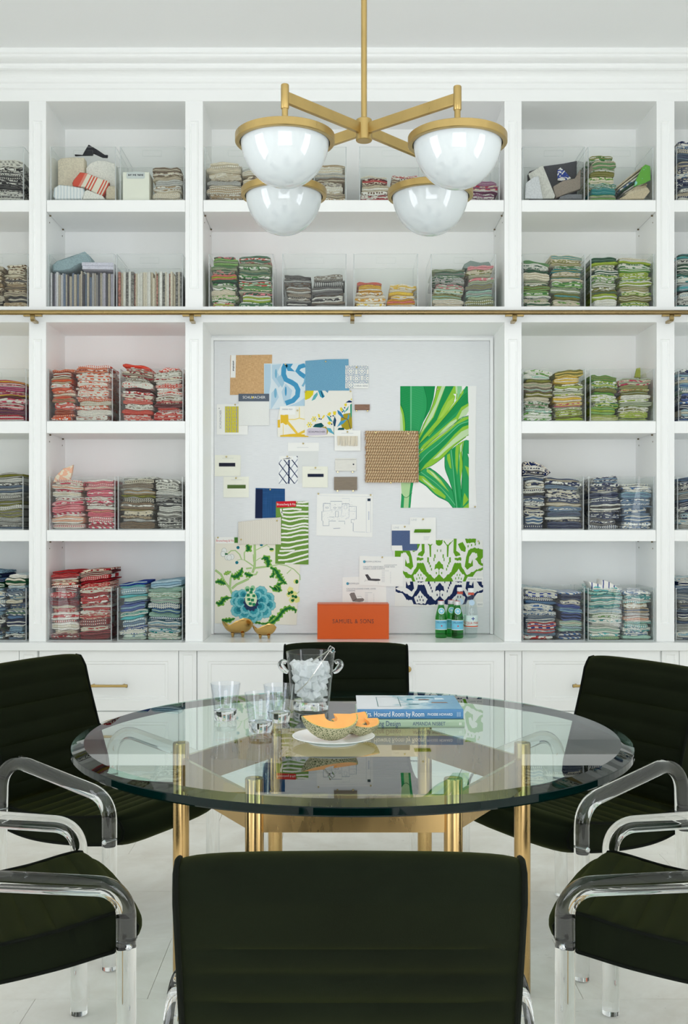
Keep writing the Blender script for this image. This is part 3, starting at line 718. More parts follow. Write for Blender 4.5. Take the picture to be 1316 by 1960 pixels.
PAL = {
 'mono': 'blot black white;blot white charcoal;stripe white black;zig white grey;plain black;dot white black;vine silver charcoal',
 'tan': 'plain ecru;blot cream brown;blot tan cream;plain tan;vine cream brown;plain charcoal;stripe ecru taupe',
 'magenta': 'plain magenta;blot white magenta;plain plum;plain yellow;blot rose white;stripe red rose;plain maroon;blot pink crimson',
 'greys': 'plain silver;stripe white grey;plain slate;vine white charcoal;blot silver grey;plain grey;plain olive',
 'tealdark': 'plain forest;plain navy;blot white black;vine sky navy;plain sky;zig white slate;stripe white sky;plain denim;blot cream denim',
 'ecru': 'plain ecru;plain cream;blot cream taupe;stripe white ecru;plain taupe;blot ecru white;plain silver;vine white tan',
 'plaid': 'check white grey;blot white red;stripe cream sky;vine cream maroon;plain ecru;blot crimson white;dot white brown',
 'mauve': 'plain mauve;blot white plum;stripe white mauve;plain plum;vine white mauve;plain lilac;blot cream rose',
 'orange': 'blot orange white;plain rust;plain orange;vine white orange;blot white coral;plain tan;plain coral;stripe peach orange;plain cream',
 'orangewhite': 'blot white rust;vine white orange;plain white;blot orange white;blot white orange;plain ecru;zig white orange;stripe white coral',
 'coral': 'blot white coral;vine coral white;plain maroon;blot red white;dot white coral;plain coral;blot cream crimson;vine white taupe',
 'pink': 'blot white rose;plain peach;blot pink white;stripe white pink;plain pink;blot rose white;vine white crimson;plain cream;zig rose white',
 'khaki': 'plain taupe;plain tan;blot cream charcoal;plain olive;vine ecru brown;plain silver;blot grey white;stripe cream black',
 'greyblack': 'blot white black;plain silver;vine white charcoal;dot grey white;plain grey;blot silver black;zig white grey',
 'red': 'plain red;blot white red;plain crimson;blot red white;plain maroon;vine cream red;plain white;blot crimson cream;stripe white red',
 'paleblue': 'plain sky;blot white royal;plain mint;stripe sky white;plain aqua;blot white blue;dot white denim;plain royal;vine mint teal',
 'seagreen': 'plain mint;blot white teal;vine white sage;plain sky;blot mint white;stripe white denim;blot white forest;plain denim;plain silver',
 'greenred': 'blot white green;plain forest;plain sage;blot green white;blot white coral;plain cream;vine cream leaf;plain lime;blot forest pink',
 'charcoal': 'plain charcoal;blot grey brown;plain taupe;stripe silver charcoal;vine taupe white;plain grey;blot charcoal white;plain silver',
 'yellow': 'blot yellow white;plain yellow;vine white gold;blot gold white;plain gold;stripe cream rust;blot white yellow;vine cream coral',
 'sage': 'plain sage;blot cream olive;plain ecru;stripe sage white;plain grey;vine white sage;blot pink white;plain mint;blot silver forest',
 'forest': 'blot white forest;plain forest;vine forest white;plain sage;blot green white;plain olive;plain cream;blot cream leaf',
 'creamleaf': 'plain cream;blot cream leaf;plain olive;plain ecru;vine cream olive;blot white green;plain teal;plain sage',
 'olive': 'plain olive;blot white leaf;plain lime;zig cream sage;plain forest;blot olive white;plain sage;vine white green;plain white',
 'lime': 'blot white lime;plain lime;zig white lime;blot lime white;plain leaf;vine white green;plain cream;blot white green;plain olive',
 'greenmix': 'blot white green;plain ecru;blot mint white;plain cream;plain olive;blot white leaf;stripe white sage;plain taupe;vine white forest',
 'yellowgreen': 'plain olive;blot lime white;plain lime;blot white olive;plain sage;vine cream lime;plain yellow;blot cream rose',
 'navy': 'blot navy white;plain navy;vine white navy;blot white navy;stripe navy white;dot white navy;plain charcoal;plain denim;blot navy cream',
 'navybeige': 'blot navy white;plain navy;plain ecru;vine white navy;blot cream navy;plain slate;stripe white navy;blot white denim',
 'denimwhite': 'blot denim white;vine white denim;plain denim;blot white blue;plain sky;blot white denim;stripe white blue;dot white denim',
 'bluewhite': 'check white royal;plain sky;blot white blue;vine white denim;plain slate;stripe white navy;blot sky white;plain denim;blot white red',
 'bluenavy': 'plain royal;blot navy white;plain navy;plain sky;stripe white denim;blot white navy;plain mint;zig white blue;plain cream',
 'mint': 'blot mint teal;plain mint;blot white aqua;plain sky;vine white leaf;blot white teal;plain white;stripe mint white;plain silver',
 'tealtan': 'blot white teal;plain mint;blot tan white;plain slate;stripe white aqua;blot white denim;plain peach;plain silver;vine mint teal',
 'tealblack': 'plain black;plain forest;blot white teal;plain silver;stripe white sky;plain teal;vine white black;plain aqua',
 'denimdark': 'plain denim;blot navy white;plain navy;blot sky white;plain slate;vine white navy;plain silver;plain grey'}
PALM = {}
def pal(name):
    if name in PALM: return PALM[name]
    r = []
    for it in PAL[name].split(';'):
        w = it.split(); c = [CN[k] for k in w[1:]]
        word = {'plain': 'plain', 'blot': 'print', 'stripe': 'striped', 'vine': 'swirl-print', 'zig': 'zigzag', 'dot': 'dotted', 'check': 'checked'}[w[0]]
        r.append((fab(w[0], *c), '-'.join(w[1:])+' '+word))
    PALM[name] = r
    return r
ORD = ['lowest', 'second', 'third', 'fourth', 'fifth', 'sixth', 'seventh', 'eighth', 'ninth', 'tenth', 'eleventh', 'twelfth', 'thirteenth', 'fourteenth', 'fifteenth', 'sixteenth']
REV = {k: [CN[c] for it in v.split(';') for c in it.split()[1:]] for k, v in PAL.items()}
LAYERS = []          # (visible pixel area, mesh builder, material, label, group)
def layer_mesh(x0, x1, yf, yb, zb, zt, rnd, folds, nx=9):
    m = MB(); rows = []
    for i in range(nx+1):
        q = i/nx; x = x0+(x1-x0)*q; b, t = zb(x), zt(x); h = max(0.003, t-b)
        end = 0.0
        if i in (0, nx): end = 1.0
        ez = h*0.16*end; ey = 0.007*end
        b2, t2 = b+ez, t-ez; h2 = t2-b2
        wob = 0.003*math.sin(7*q+rnd*9)+0.002*math.sin(17*q+rnd*5)
        r = min(0.011, h2/folds*0.95)
        sec = [(yb, b2)]
        n = folds*4
        for j in range(n+1):
            v = j/n; bulge = abs(math.sin(math.pi*v*folds))**0.5
            sec.append((yf+ey+wob+r*(1-bulge)+0.004*math.sin(3*v+rnd*20)*(1 if folds > 1 else 0), b2+h2*v))
        sec.append((yb, t2))
        rows.append([(x, y, z) for y, z in sec])
    bb = m.grid(rows, closed_v=True)
    k = len(rows[0])
    if folds > 1:
        for i in range(nx):
            for j in range(1, k-2):
                if ((j-1)//4) % 2 == (1 if rnd > 0.5 else 0) or folds == 2 and (j-1)//4 == 1: m.m[i*k+j] = 1
    m.f.append(tuple(bb+j for j in range(k))); m.m.append(0); m.sm.append(False)
    m.f.append(tuple(bb+nx*k+j for j in range(k))[::-1]); m.m.append(0); m.sm.append(False)
    return m
def pile(key, px0, px1, ytop, palname, binname, pile_name, n=None, lean=0.0, seq=None, yofs=0.0, z_base=None, y_front=None):
    bx = BINS[key]; row = bx[5]; R = random.Random(hash_(key+palname+pile_name))
    y_f = (y_front if y_front else bx[2]+0.006)+yofs
    d = y_f
    x0, x1 = max(WX(px0, d), bx[0]+0.002), min(WX(px1, d), bx[1]-0.002)
    z0 = (z_base if z_base is not None else bx[4])+0.0008
    H = WZ(ytop, d)-z0
    n = n or max(3, int(round(H/0.0195)))
    th = [R.choice((0.5, 0.7, 1.0, 1.0, 1.3, 1.8)) for _ in range(n)]; s = sum(th); th = [t*H/s for t in th]
    ms = pal(palname); order = []
    while len(order) < n:
        o = list(ms); R.shuffle(o)
        if order and o[0] is order[-1]: o.append(o.pop(0))
        order += o
    if seq:
        for i, s2 in seq.items(): order[i if i >= 0 else n+i] = ms[s2]
    z = z0; xc = (x0+x1)/2; wid = x1-x0
    fl = lambda x: z0
    tilt = 0.0
    for i in range(n):
        z += th[i]; tilt += R.uniform(-0.045, 0.045)-tilt*0.15+lean/n*1.3
        tilt = max(-0.28, min(0.28, tilt)); am = min(0.004, th[i]*0.22)*R.uniform(0.4, 1.0); ph = R.uniform(0, 6.28); k = R.uniform(1.0, 2.2); sag = R.uniform(-0.2, 0.6)*0.006*min(1, i/4)
        def top(x, z=z, tilt=tilt, am=am, ph=ph, k=k, sag=sag):
            q = (x-xc)/wid
            return z+tilt*(x-xc)+am*math.sin(ph+k*6.28*q)+sag*(1-4*q*q)-sag*0.6
        f2 = fl
        def tp(x, top=top, f2=f2): return max(top(x), f2(x)+0.004)
        a, b = x0+R.uniform(0, 1)**2*0.022, x1-R.uniform(0, 1)**2*0.022
        jy = R.uniform(0.0, 1.0)**1.6*0.022
        m = layer_mesh(a, b, y_f+jy, y_f+R.uniform(0.23, 0.255), lambda x: f2(x)+0.0004, lambda x: tp(x)-0.0004, R.random(), R.choice([3, 3, 4, 5]) if th[i] > 0.019 else R.choice([1, 2, 3]))
        vis = max(0, min(1316, px1)-max(0, px0))*th[i]
        if key[0] in 'DF' and row == 1: vis *= 0.25
        rev = fab('plain', tuple(int(0.72*c_+0.28*w_) for c_, w_ in zip(R.choice(REV[palname] if palname in REV else [(226, 216, 194)]), (232, 228, 218))))
        LAYERS.append((vis, m, (order[i][0], rev), '%s folded fabric, %s in the %s pile of the %s bin' % (order[i][1], ('topmost' if i == n-1 else (ORD[i] if i == 0 else ORD[min(i, 15)]+' up')), pile_name, binname), 'folded fabric samples in the bins'))
        fl = tp
    return fl, (x0, x1, y_f)
def hash_(s):
    h = 7
    for ch_ in s: h = (h*131+ord(ch_)) % 1000003
    return h
TOPS = {}
for args in [
 ('L1', -40, 43, 304, 'mono', 'far-left black-and-white', 'only'),
 ('L2', -70, 5, 508, 'tan', 'far-left tan', 'left'), ('L2', 6, 52, 506, 'tan', 'far-left tan', 'right'),
 ('L3', -40, 49, 727, 'magenta', 'far-left magenta', 'only'),
 ('L4', -40, 42, 906, 'greys', 'far-left grey', 'only', None, 0.25),
 ('L5', -70, 8, 1092, 'tealdark', 'far-left teal', 'left'), ('L5', 9, 49, 1100, 'tealdark', 'far-left teal', 'right'),
 ('B1', 291, 351, 318, 'ecru', 'boxed-card', 'folded', 8),
 ('C1', 393, 462, 309, 'ecru', 'leftmost ecru', 'left'), ('C1', 463, 516, 321, 'ecru', 'leftmost ecru', 'right'),
 ('D1', 534, 600, 326, 'ecru', 'globe-hidden ecru', 'left'), ('D1', 601, 661, 315, 'ecru', 'globe-hidden ecru', 'right'),
 ('E1', 690, 748, 334, 'plaid', 'plaid', 'left'), ('E1', 749, 809, 336, 'plaid', 'plaid', 'right'),
 ('F1', 832, 892, 340, 'mauve', 'mauve', 'left'), ('F1', 894, 953, 346, 'mauve', 'mauve', 'right'),
 ('C2', 402, 455, 490, 'greenred', 'green-and-red', 'left'), ('C2', 456, 521, 489, 'greenred', 'green-and-red', 'right'),
 ('D2', 543, 595, 527, 'charcoal', 'charcoal', 'left', None, -0.1), ('D2', 596, 661, 526, 'charcoal', 'charcoal', 'right'),
 ('E2', 679, 738, 539, 'yellow', 'yellow', 'left'), ('E2', 740, 798, 543, 'yellow', 'yellow', 'right'),
 ('F2', 827, 889, 515, 'sage', 'sage', 'left'), ('F2', 890, 946, 508, 'sage', 'sage', 'right'),
 ('A3', 94, 142, 706, 'orange', 'orange', 'left'), ('A3', 143, 213, 699, 'orangewhite', 'orange', 'right', None, 0.12),
 ('B3', 231, 292, 698, 'coral', 'coral', 'left', None, -0.22), ('B3', 293, 349, 704, 'coral', 'coral', 'right', None, 0.22),
 ('A4', 97, 160, 918, 'pink', 'pink', 'left'), ('A4', 161, 218, 918, 'pink', 'pink', 'right'),
 ('B4', 228, 296, 913, 'khaki', 'khaki', 'left'), ('B4', 297, 348, 918, 'greyblack', 'khaki', 'right'),
 ('A5', 92, 150, 1093, 'red', 'dark-red', 'left'), ('A5', 151, 212, 1090, 'red', 'dark-red', 'right', None, 0.1),
 ('B5', 227, 281, 1115, 'paleblue', 'pale-blue', 'left', None, 0.2), ('B5', 282, 348, 1111, 'seagreen', 'pale-blue', 'right'),
 ('H1', 1127, 1180, 298, 'creamleaf', 'scrap', 'upright', 9),
 ('G2', 1000, 1054, 500, 'forest', 'forest-green', 'left', None, -0.18), ('G2', 1055, 1117, 488, 'creamleaf', 'forest-green', 'right'),
 ('H2', 1132, 1184, 490, 'olive', 'olive', 'left'), ('H2', 1185, 1250, 494, 'lime', 'olive', 'right'),
 ('G3', 1001, 1058, 708, 'greenmix', 'mixed-green', 'left'), ('G3', 1059, 1117, 708, 'yellowgreen', 'mixed-green', 'right', None, 0.15),
 ('H3', 1131, 1184, 718, 'lime', 'lime', 'left', None, -0.1), ('H3', 1185, 1249, 724, 'yellowgreen', 'lime', 'right', None, 0.15),
 ('G4', 1001, 1043, 892, 'navy', 'dark-navy', 'left'), ('G4', 1044, 1114, 916, 'navybeige', 'dark-navy', 'right'),
 ('H4', 1128, 1188, 912, 'navy', 'navy-and-denim', 'left'), ('H4', 1189, 1249, 926, 'denimwhite', 'navy-and-denim', 'right', None, 0.12),
 ('G5', 1002, 1067, 1127, 'bluewhite', 'counter blue', 'left'), ('G5', 1068, 1116, 1134, 'bluenavy', 'counter blue', 'right'),
 ('H5', 1127, 1192, 1124, 'mint', 'mint', 'left'), ('H5', 1193, 1249, 1132, 'tealtan', 'mint', 'right'),
 ('R1', 1296, 1360, 270, 'navybeige', 'top-right navy', 'only'),
 ('R2', 1295, 1360, 486, 'tealblack', 'far-right teal', 'only'),
 ('R3', 1300, 1360, 706, 'bluenavy', 'far-right blue', 'only'),
 ('R4', 1298, 1360, 912, 'denimdark', 'far-right slate', 'only'),
 ('R5', 1295, 1360, 1106, 'denimdark', 'far-right denim', 'only')]:
    TOPS[(args[0], args[6])] = pile(*args)
LAYERS.sort(key=lambda a: -a[0])
rest = MB(); rest_m = []
for i, (vis, m, mm, lab, grp) in enumerate(LAYERS):
    if i < 300: tag(m.build('folded_fabric', list(mm), fix=True), lab, 'fabric', grp)
    else:
        for q_ in mm:
            if q_ not in rest_m: rest_m.append(q_)
        b = len(rest.v); rest.v += m.v
        rest.f += [tuple(b+j for j in f) for f in m.f]; rest.m += [rest_m.index(mm[j]) for j in m.m]; rest.sm += m.sm
if rest.v: tag(rest.build('folded_fabrics', rest_m), 'remaining folded fabric samples filling the less visible bins', 'fabrics', None, 'stuff')

# ---------------------------------------------------------------- single odd pieces in the bins
def blanket(name, lab, cat, poly, y0, y1, mm, wav=0.003, bev=0.003, seg=3, lean=0.0, key=None):
    """soft folded piece: outline (photo pixels at depth y0) extruded back with rounded edges; lean pushes the top back"""
    m = MB(); pts = [(WX(a, y0), WZ(b, y0)) for a, b in poly]
    if key: bb_ = BINS[key]; pts = [(min(max(a, bb_[0]+0.002), bb_[1]-0.002), max(b, bb_[4]+0.0006)) for a, b in pts]
    cx = sum(p[0] for p in pts)/len(pts); cz = sum(p[1] for p in pts)/len(pts); zl = min(p[1] for p in pts)
    rows = []
    for yy, k in ((y0+bev, 0.0), (y0, -bev), (y0, -bev*2.2)):
        pass
    def ring(yy, ins):
        r = []
        for i, (x, z) in enumerate(pts):
            dx, dz = x-cx, z-cz; ln = math.hypot(dx, dz) or 1
            k = max(0.0, 1-ins/ln); zz = cz+dz*k
            r.append((cx+dx*k, yy+wav*math.sin(3.1*i+x*90)+lean*(zz-zl), zz))
        return r
    rows = [ring(y1, 0.004), ring(y1-0.004, 0), ring(y0+bev, 0.0), ring(y0, bev)]
    b = m.grid(rows, closed_v=True); n = len(pts)
    m.f.append(tuple(b+3*n+i for i in range(n))); m.m.append(0); m.sm.append(False)
    m.f.append(tuple(b+i for i in range(n))[::-1]); m.m.append(0); m.sm.append(False)
    return tag(m.build(name, mm), lab, cat)

def q1(a, b): return (90+a/4.874, 260+b/4.874)          # crop of the towel bin
P = lambda l: [q1(*p) for p in l]
M_LINEN = fab('plain', CN['cream']); M_TOW = fab('plain', CN['white']); M_BLK = fab('plain', (34, 36, 44))
M_STR = newmat('red_stripe_towel')
mm_, nt, out = M_STR; p = N(nt, 'ShaderNodeBsdfPrincipled'); S(p, Roughness=0.9, Specular_IOR_Level=0.1)
tc = N(nt, 'ShaderNodeTexCoord'); mp = N(nt, 'ShaderNodeMapping'); mp.inputs['Rotation'].default_value = (0, math.radians(-27), 0); L(nt, tc.outputs['Object'], mp.inputs[0])
sp = N(nt, 'ShaderNodeSeparateXYZ'); L(nt, mp.outputs[0], sp.inputs[0]); mr = N(nt, 'ShaderNodeMapRange'); S(mr, From_Min=-0.085, From_Max=0.085); L(nt, sp.outputs[0], mr.inputs['Value'])
rp = N(nt, 'ShaderNodeValToRGB'); cr = rp.color_ramp; cr.interpolation = 'CONSTANT'; red, crm = lin((214, 84, 64)), lin((232, 226, 208)); pk = lin((226, 140, 122))
cr.elements[0].color = red; cr.elements[1].color = pk; cr.elements[1].position = 0.06
for ps, cc in ((0.13, crm), (0.24, red), (0.28, crm), (0.32, red), (0.36, crm), (0.40, red), (0.44, crm), (0.61, red), (0.65, crm), (0.69, red), (0.73, crm), (0.77, red), (0.81, crm), (0.90, pk), (0.955, red)):
    e = cr.elements.new(ps); e.color = cc
L(nt, mr.outputs[0], rp.inputs[0]); L(nt, rp.outputs[0], p.inputs['Base Color']); L(nt, p.outputs[0], out.inputs[0])
YB = BINS['A1'][2]
blanket('packaged_linen', 'cream linen folded in a clear bag behind the striped towel', 'linen', P([(80, 230), (130, 205), (250, 200), (345, 205), (350, 330), (345, 590), (85, 590), (78, 400)]), YB+0.10, YB+0.16, M_LINEN, key='A1')
blanket('packaged_cloth', 'white crumpled cloth in a clear bag, right half of the towel bin', 'linen', P([(365, 300), (400, 250), (470, 225), (560, 235), (635, 260), (640, 420), (630, 590), (360, 590)]), YB+0.095, YB+0.17, M_TOW, 0.006, key='A1')
blanket('black_cloth', 'black folded cloth poking up as a peak in the towel bin', 'fabric', P([(258, 172), (330, 178), (355, 130), (388, 82), (470, 130), (540, 178), (566, 180), (560, 200), (520, 198), (430, 150), (425, 180), (258, 184)]), YB+0.185, YB+0.20, M_BLK, 0.002, 0.001, key='A1')
blanket('white_towel', 'white towel with pale blue stripes, lower left of the towel bin', 'towel', P([(55, 560), (62, 480), (110, 455), (200, 458), (340, 490), (345, 530), (320, 590), (70, 590)]), YB+0.004, YB+0.09, fab('stripe', (234, 236, 236), (234, 236, 236), (190, 204, 212), 0.6), 0.004, 0.006, key='A1')
blanket('white_napkin', 'plain white napkin lying below the red striped towel', 'napkin', P([(345, 520), (370, 500), (430, 520), (520, 560), (540, 590), (330, 590)]), YB+0.006, YB+0.05, M_TOW, 0.003, 0.005, key='A1')
blanket('striped_towel', 'cream towel with bold red stripes in the top left bin', 'towel', P([(235, 440), (245, 410), (305, 337), (370, 345), (450, 378), (575, 425), (570, 470), (520, 565), (430, 525), (340, 480), (240, 470)]), YB+0.052, YB+0.088, mm_, 0.002, 0.004, key='A1')
blanket('folded_napkin', 'beige folded napkin at the lower right of the towel bin', 'napkin', P([(548, 500), (575, 465), (638, 470), (640, 590), (548, 590)]), YB+0.02, YB+0.085, fab('plain', CN['ecru']), 0.003, 0.004, key='A1')
# cream boxed card with its arched label
yb = BINS['B1'][2]+0.004
bx0, bx1, bz0, bz1 = WX(234.5, yb), WX(285.5, yb), BINS['B1'][4]+0.0006, WZ(329, yb)
t = thing('card_box', 'cream box with an arched printed label beside folded ecru fabrics', 'box', ((bx0+bx1)/2, yb+0.05, bz0))
MB().box(bx0, bx1, yb, yb+0.11, bz0, bz1).build('box_body', M_CREAM, t, bevel=0.004)
xa, xb, za, zb = WX(242, yb), WX(277, yb), WZ(342, yb), WZ(328, yb)
MB().extrude([(xa+0.004, za), (xb-0.004, za), (xb, za+0.004), (xb, zb-0.006), ((xa+xb)/2+0.012, zb-0.003), ((xa+xb)/2, zb), ((xa+xb)/2-0.012, zb-0.003), (xa, zb-0.006), (xa, za+0.004)], 'y', yb-0.0014, yb-0.0003).build('label_plate', mat('label_grey', (206, 212, 210), 0.6), t)
for k in range(13):
    if k not in (3, 7): xk = xa+0.010+k*(xb-xa-0.020)/12; MB().box(xk-0.0021, xk+0.0021, yb-0.0018, yb-0.0014, (za+zb)/2-0.0045+0.001*(k % 3), (za+zb)/2+0.0035-0.001*(k % 2)).build('label_print', M_INK, t)
# upright booklets
def booklets(key, px0, px1, ytop, n, cols, lab, seed, binname):
    R = random.Random(seed); bx = BINS[key]; d = bx[2]+0.006; x = WX(px0, d); xe = WX(px1, d); ws = [R.uniform(0.6, 1.5) for _ in range(n)]; s = sum(ws)
    for i in range(n):
        w = ws[i]/s*(xe-x) if False else ws[i]/s*(WX(px1, d)-WX(px0, d)); cn, cc, kk = cols[R.randrange(len(cols))]
        h = WZ(ytop, d)-bx[4]+R.choice((-0.004, 0.0, 0.003, R.uniform(-0.03, 0.014))); yo = R.uniform(0, 0.016); an = R.uniform(-0.02, 0.02) if w > 0.006 else 0
        m = MB(); k = max(1, int(w/0.0035)); hw = w/2-0.0004
        sec = [(-hw, 0.21)]
        for j in range(k*2+1):
            sec.append((-hw+2*hw*j/(k*2), yo+(0.0018 if j % 2 == 0 else 0.0)))
        sec.append((hw, 0.21))
        m.extrude(sec, 'z', 0.0006, h)
        m.xf(Matrix.Translation((x+w/2, d, bx[4])) @ Matrix.Rotation(an*0, 4, 'Y'))
        mm = fab(kk, cc, tuple(int(v*0.7) for v in cc), None, 1.6) if kk != 'plain' else fab('plain', cc)
        tag(m.build('sample_booklet', mm), '%s upright sample booklet, %s from the left in the %s bin' % (cn, NUM[i], binname), 'booklet', lab)
        x += w
NUM = ['first', 'second', 'third', 'fourth', 'fifth', 'sixth', 'seventh', 'eighth', 'ninth', 'tenth', 'eleventh', 'twelfth', 'thirteenth', 'fourteenth', 'fifteenth', 'sixteenth', 'seventeenth', 'eighteenth', 'nineteenth', 'twentieth', 'twenty-first', 'twenty-second', 'twenty-third', 'twenty-fourth', 'twenty-fifth', 'twenty-sixth', 'twenty-seventh', 'twenty-eighth', 'twenty-ninth', 'thirtieth']
booklets('A2', 95.5, 215.5, 523, 30, [('grey', (178, 174, 172), 'plain'), ('lilac-grey', (186, 182, 194), 'plain'), ('beige', (190, 180, 164), 'plain'), ('dark-grey', (92, 90, 98), 'plain'), ('slate-blue', (120, 132, 152), 'plain'), ('pale', (222, 220, 222), 'plain')], 'upright grey booklets', 3, 'grey booklet')
booklets('B2', 225.5, 346.5, 521, 30, [('cream', (222, 214, 196), 'plain'), ('white', (234, 232, 226), 'plain'), ('red-print', (200, 140, 126), 'blot'), ('sage', (168, 172, 152), 'plain'), ('grey-print', (150, 148, 142), 'blot'), ('ecru', (204, 194, 172), 'plain'), ('pale', (224, 222, 214), 'plain'), ('cream', (222, 214, 196), 'plain'), ('white', (234, 232, 226), 'plain'), ('pale', (224, 222, 214), 'plain'), ('ecru', (204, 194, 172), 'plain')], 'upright cream booklets', 5, 'cream booklet')
def q2(a, b): return (85+a/4.785, 470+b/4.785)
P = lambda l: [q2(*p) for p in l]
ya = BINS['A2'][2]
blanket('rolled_fabric', 'pale blue denim rolled up on top of the grey booklets', 'fabric', P([(62, 235), (66, 175), (110, 140), (240, 90), (365, 52), (400, 80), (430, 150), (340, 165), (290, 195), (235, 228), (150, 238)]), ya+0.035, ya+0.16, fab('plain', (150, 172, 178)), 0.004, 0.010, key='A2')
for i, (za_, zb_) in enumerate(((216, 184), (183, 152))):
    blanket('flat_folder', ('lower' if i == 0 else 'upper')+' lavender folder lying flat on the grey booklets', 'folder', P([(345-i*4, za_), (345-i*4, zb_), (500, zb_+1), (635, zb_+4), (635, za_+4), (500, za_+2)]), ya+0.012, ya+0.20, fab('plain', (214, 212, 226)), 0.001, 0.002, key='A2')
# leaning papers and bag, top right bin
def q3(a, b): return (990+a/4.874, 230+b/4.874)
P = lambda l: [q3(*p) for p in l]
yg = BINS['G1'][2]
blanket('grey_bag', 'dark grey gift bag slumped behind white folders, top right bin', 'bag', P([(130, 735), (110, 480), (250, 425), (430, 400), (600, 380), (612, 440), (615, 735)]), yg+0.13, yg+0.20, fab('plain', (74, 74, 80)), 0.005, key='G1')
blanket('taupe_bag_flap', 'taupe paper flap folded across the grey bag', 'paper', P([(330, 620), (430, 560), (540, 540), (600, 450), (612, 470), (612, 640), (480, 680), (360, 725), (345, 690)]), yg+0.05, yg+0.075, fab('plain', (150, 138, 126)), 0.003, key='G1')
blanket('blue_floral_swatch', 'blue and white floral swatch sticking out of the grey bag', 'fabric', P([(375, 560), (370, 470), (400, 440), (440, 470), (500, 540), (440, 570)]), yg+0.10, yg+0.108, fab('blot', CN['royal'], CN['white']), 0.002, 0.001, key='G1')
blanket('white_folder', 'large white folder leaning in the top right bin', 'folder', P([(100, 500), (235, 420), (350, 705), (340, 730), (190, 732)]), yg+0.035, yg+0.046, fab('plain', (214, 212, 204)), 0.0, 0.001, key='G1')
blanket('white_booklet', 'small white booklet with two holes, leaning lower left in top right bin', 'booklet', P([(70, 730), (75, 590), (150, 530), (195, 520), (235, 732)]), yg+0.012, yg+0.026, fab('plain', (220, 221, 224)), 0.0, 0.001, key='G1')
blanket('grey_folder', 'flat grey folder at the bottom of the top right bin', 'folder', P([(395, 735), (400, 712), (470, 690), (612, 690), (612, 735)]), yg+0.02, yg+0.12, fab('plain', (120, 122, 126)), 0.001, 0.002, key='G1')
for i, (a, b, hh) in enumerate(((36, 48, 25), (50, 60, 160))):
    x0 = q3(a, 0)[0]
    m = MB(); y0 = DF+0.05+0.02*i; xx = WX(x0, DF); z0 = ROWZ[1]+0.0005; z1 = WZ(q3(0, hh)[1], y0)
    m.box(-0.0015, 0.0015, -0.1, 0.1, 0, z1-z0); m.xf(Matrix.Translation((PX0 if False else WX(997.5, W)+0.0022+0.0042*i*0, y0+0.10, z0)) @ Matrix.Rotation(0.0, 4, 'Y'))
    m.xf(Matrix.Translation((0.0036*i, 0, 0)))
    if i == 0: tag(m.build('paper_board', fab('plain', (216, 214, 206))), 'tall thin board leaning at the left end of the top right shelf', 'board')
yh = BINS['H1'][2]; R = random.Random(4)
for i in range(9):
    a = 885+i*33; ang = math.radians(38-i*1.5)
    x = WX(q3(930+i*20, 0)[0], yh); z = BINS['H1'][4]+0.028+0.0*i
    ln = min(0.20-abs(i-4)*0.008, (BINS['H1'][1]-0.012-WX(1183.5+i*3.5, yh))/math.cos(ang)); wv = R.uniform(0.006, 0.011); mm = [fab('plain', CN['ecru']), fab('plain', CN['cream']), fab('blot', CN['white'], CN['denim']), fab('plain', CN['forest']), fab('plain', CN['silver']), fab('plain', CN['cream']), fab('blot', CN['tan'], CN['cream']), fab('plain', CN['white']), fab('plain', CN['ecru'])][i]
    m = layer_mesh(0, ln, 0.0, 0.16, lambda x: -wv/2, lambda x: wv/2, R.random(), 1, 4)
    m.xf(Matrix.Translation((WX(1183.5+i*3.5, yh), yh+0.03+R.uniform(0, 0.01), BINS['H1'][4]+0.075-i*0.006)) @ Matrix.Rotation(-ang, 4, 'Y') @ Matrix.Translation((0, 0, 0)))
    if i < 7: tag(m.build('slanted_fabric', mm), '%s slanting fabric scrap counted from the upper left in the scrap bin' % NUM[i], 'fabric', 'slanting scraps in the top right bin')
for i in range(3):
    blanket('cream_paper_scrap', '%s torn cream paper scrap under the green leaf print' % ('lowest', 'middle', 'upper')[i], 'paper', P([(945+i*60, 735-i*32), (1010+i*40, 700-i*38), (1225-i*14, 640-i*16), (1232-i*12, 668-i*16), (1180, 735-i*32)]), yh+0.012+0.01*i, yh+0.10, fab('plain', [(206, 190, 160), (214, 200, 172), (196, 178, 150)][i]), 0.003, 0.001, key='H1')
blanket('leaf_print_fabric', 'bright green leaf print fabric bulging at the right of the scrap bin', 'fabric', P([(1080, 620), (1110, 540), (1160, 440), (1195, 410), (1240, 425), (1242, 560), (1180, 590)]), yh+0.004, yh+0.011, fab('blot', (98, 168, 62), (98, 168, 62), (150, 206, 206), 0.5), 0.003, key='H1')
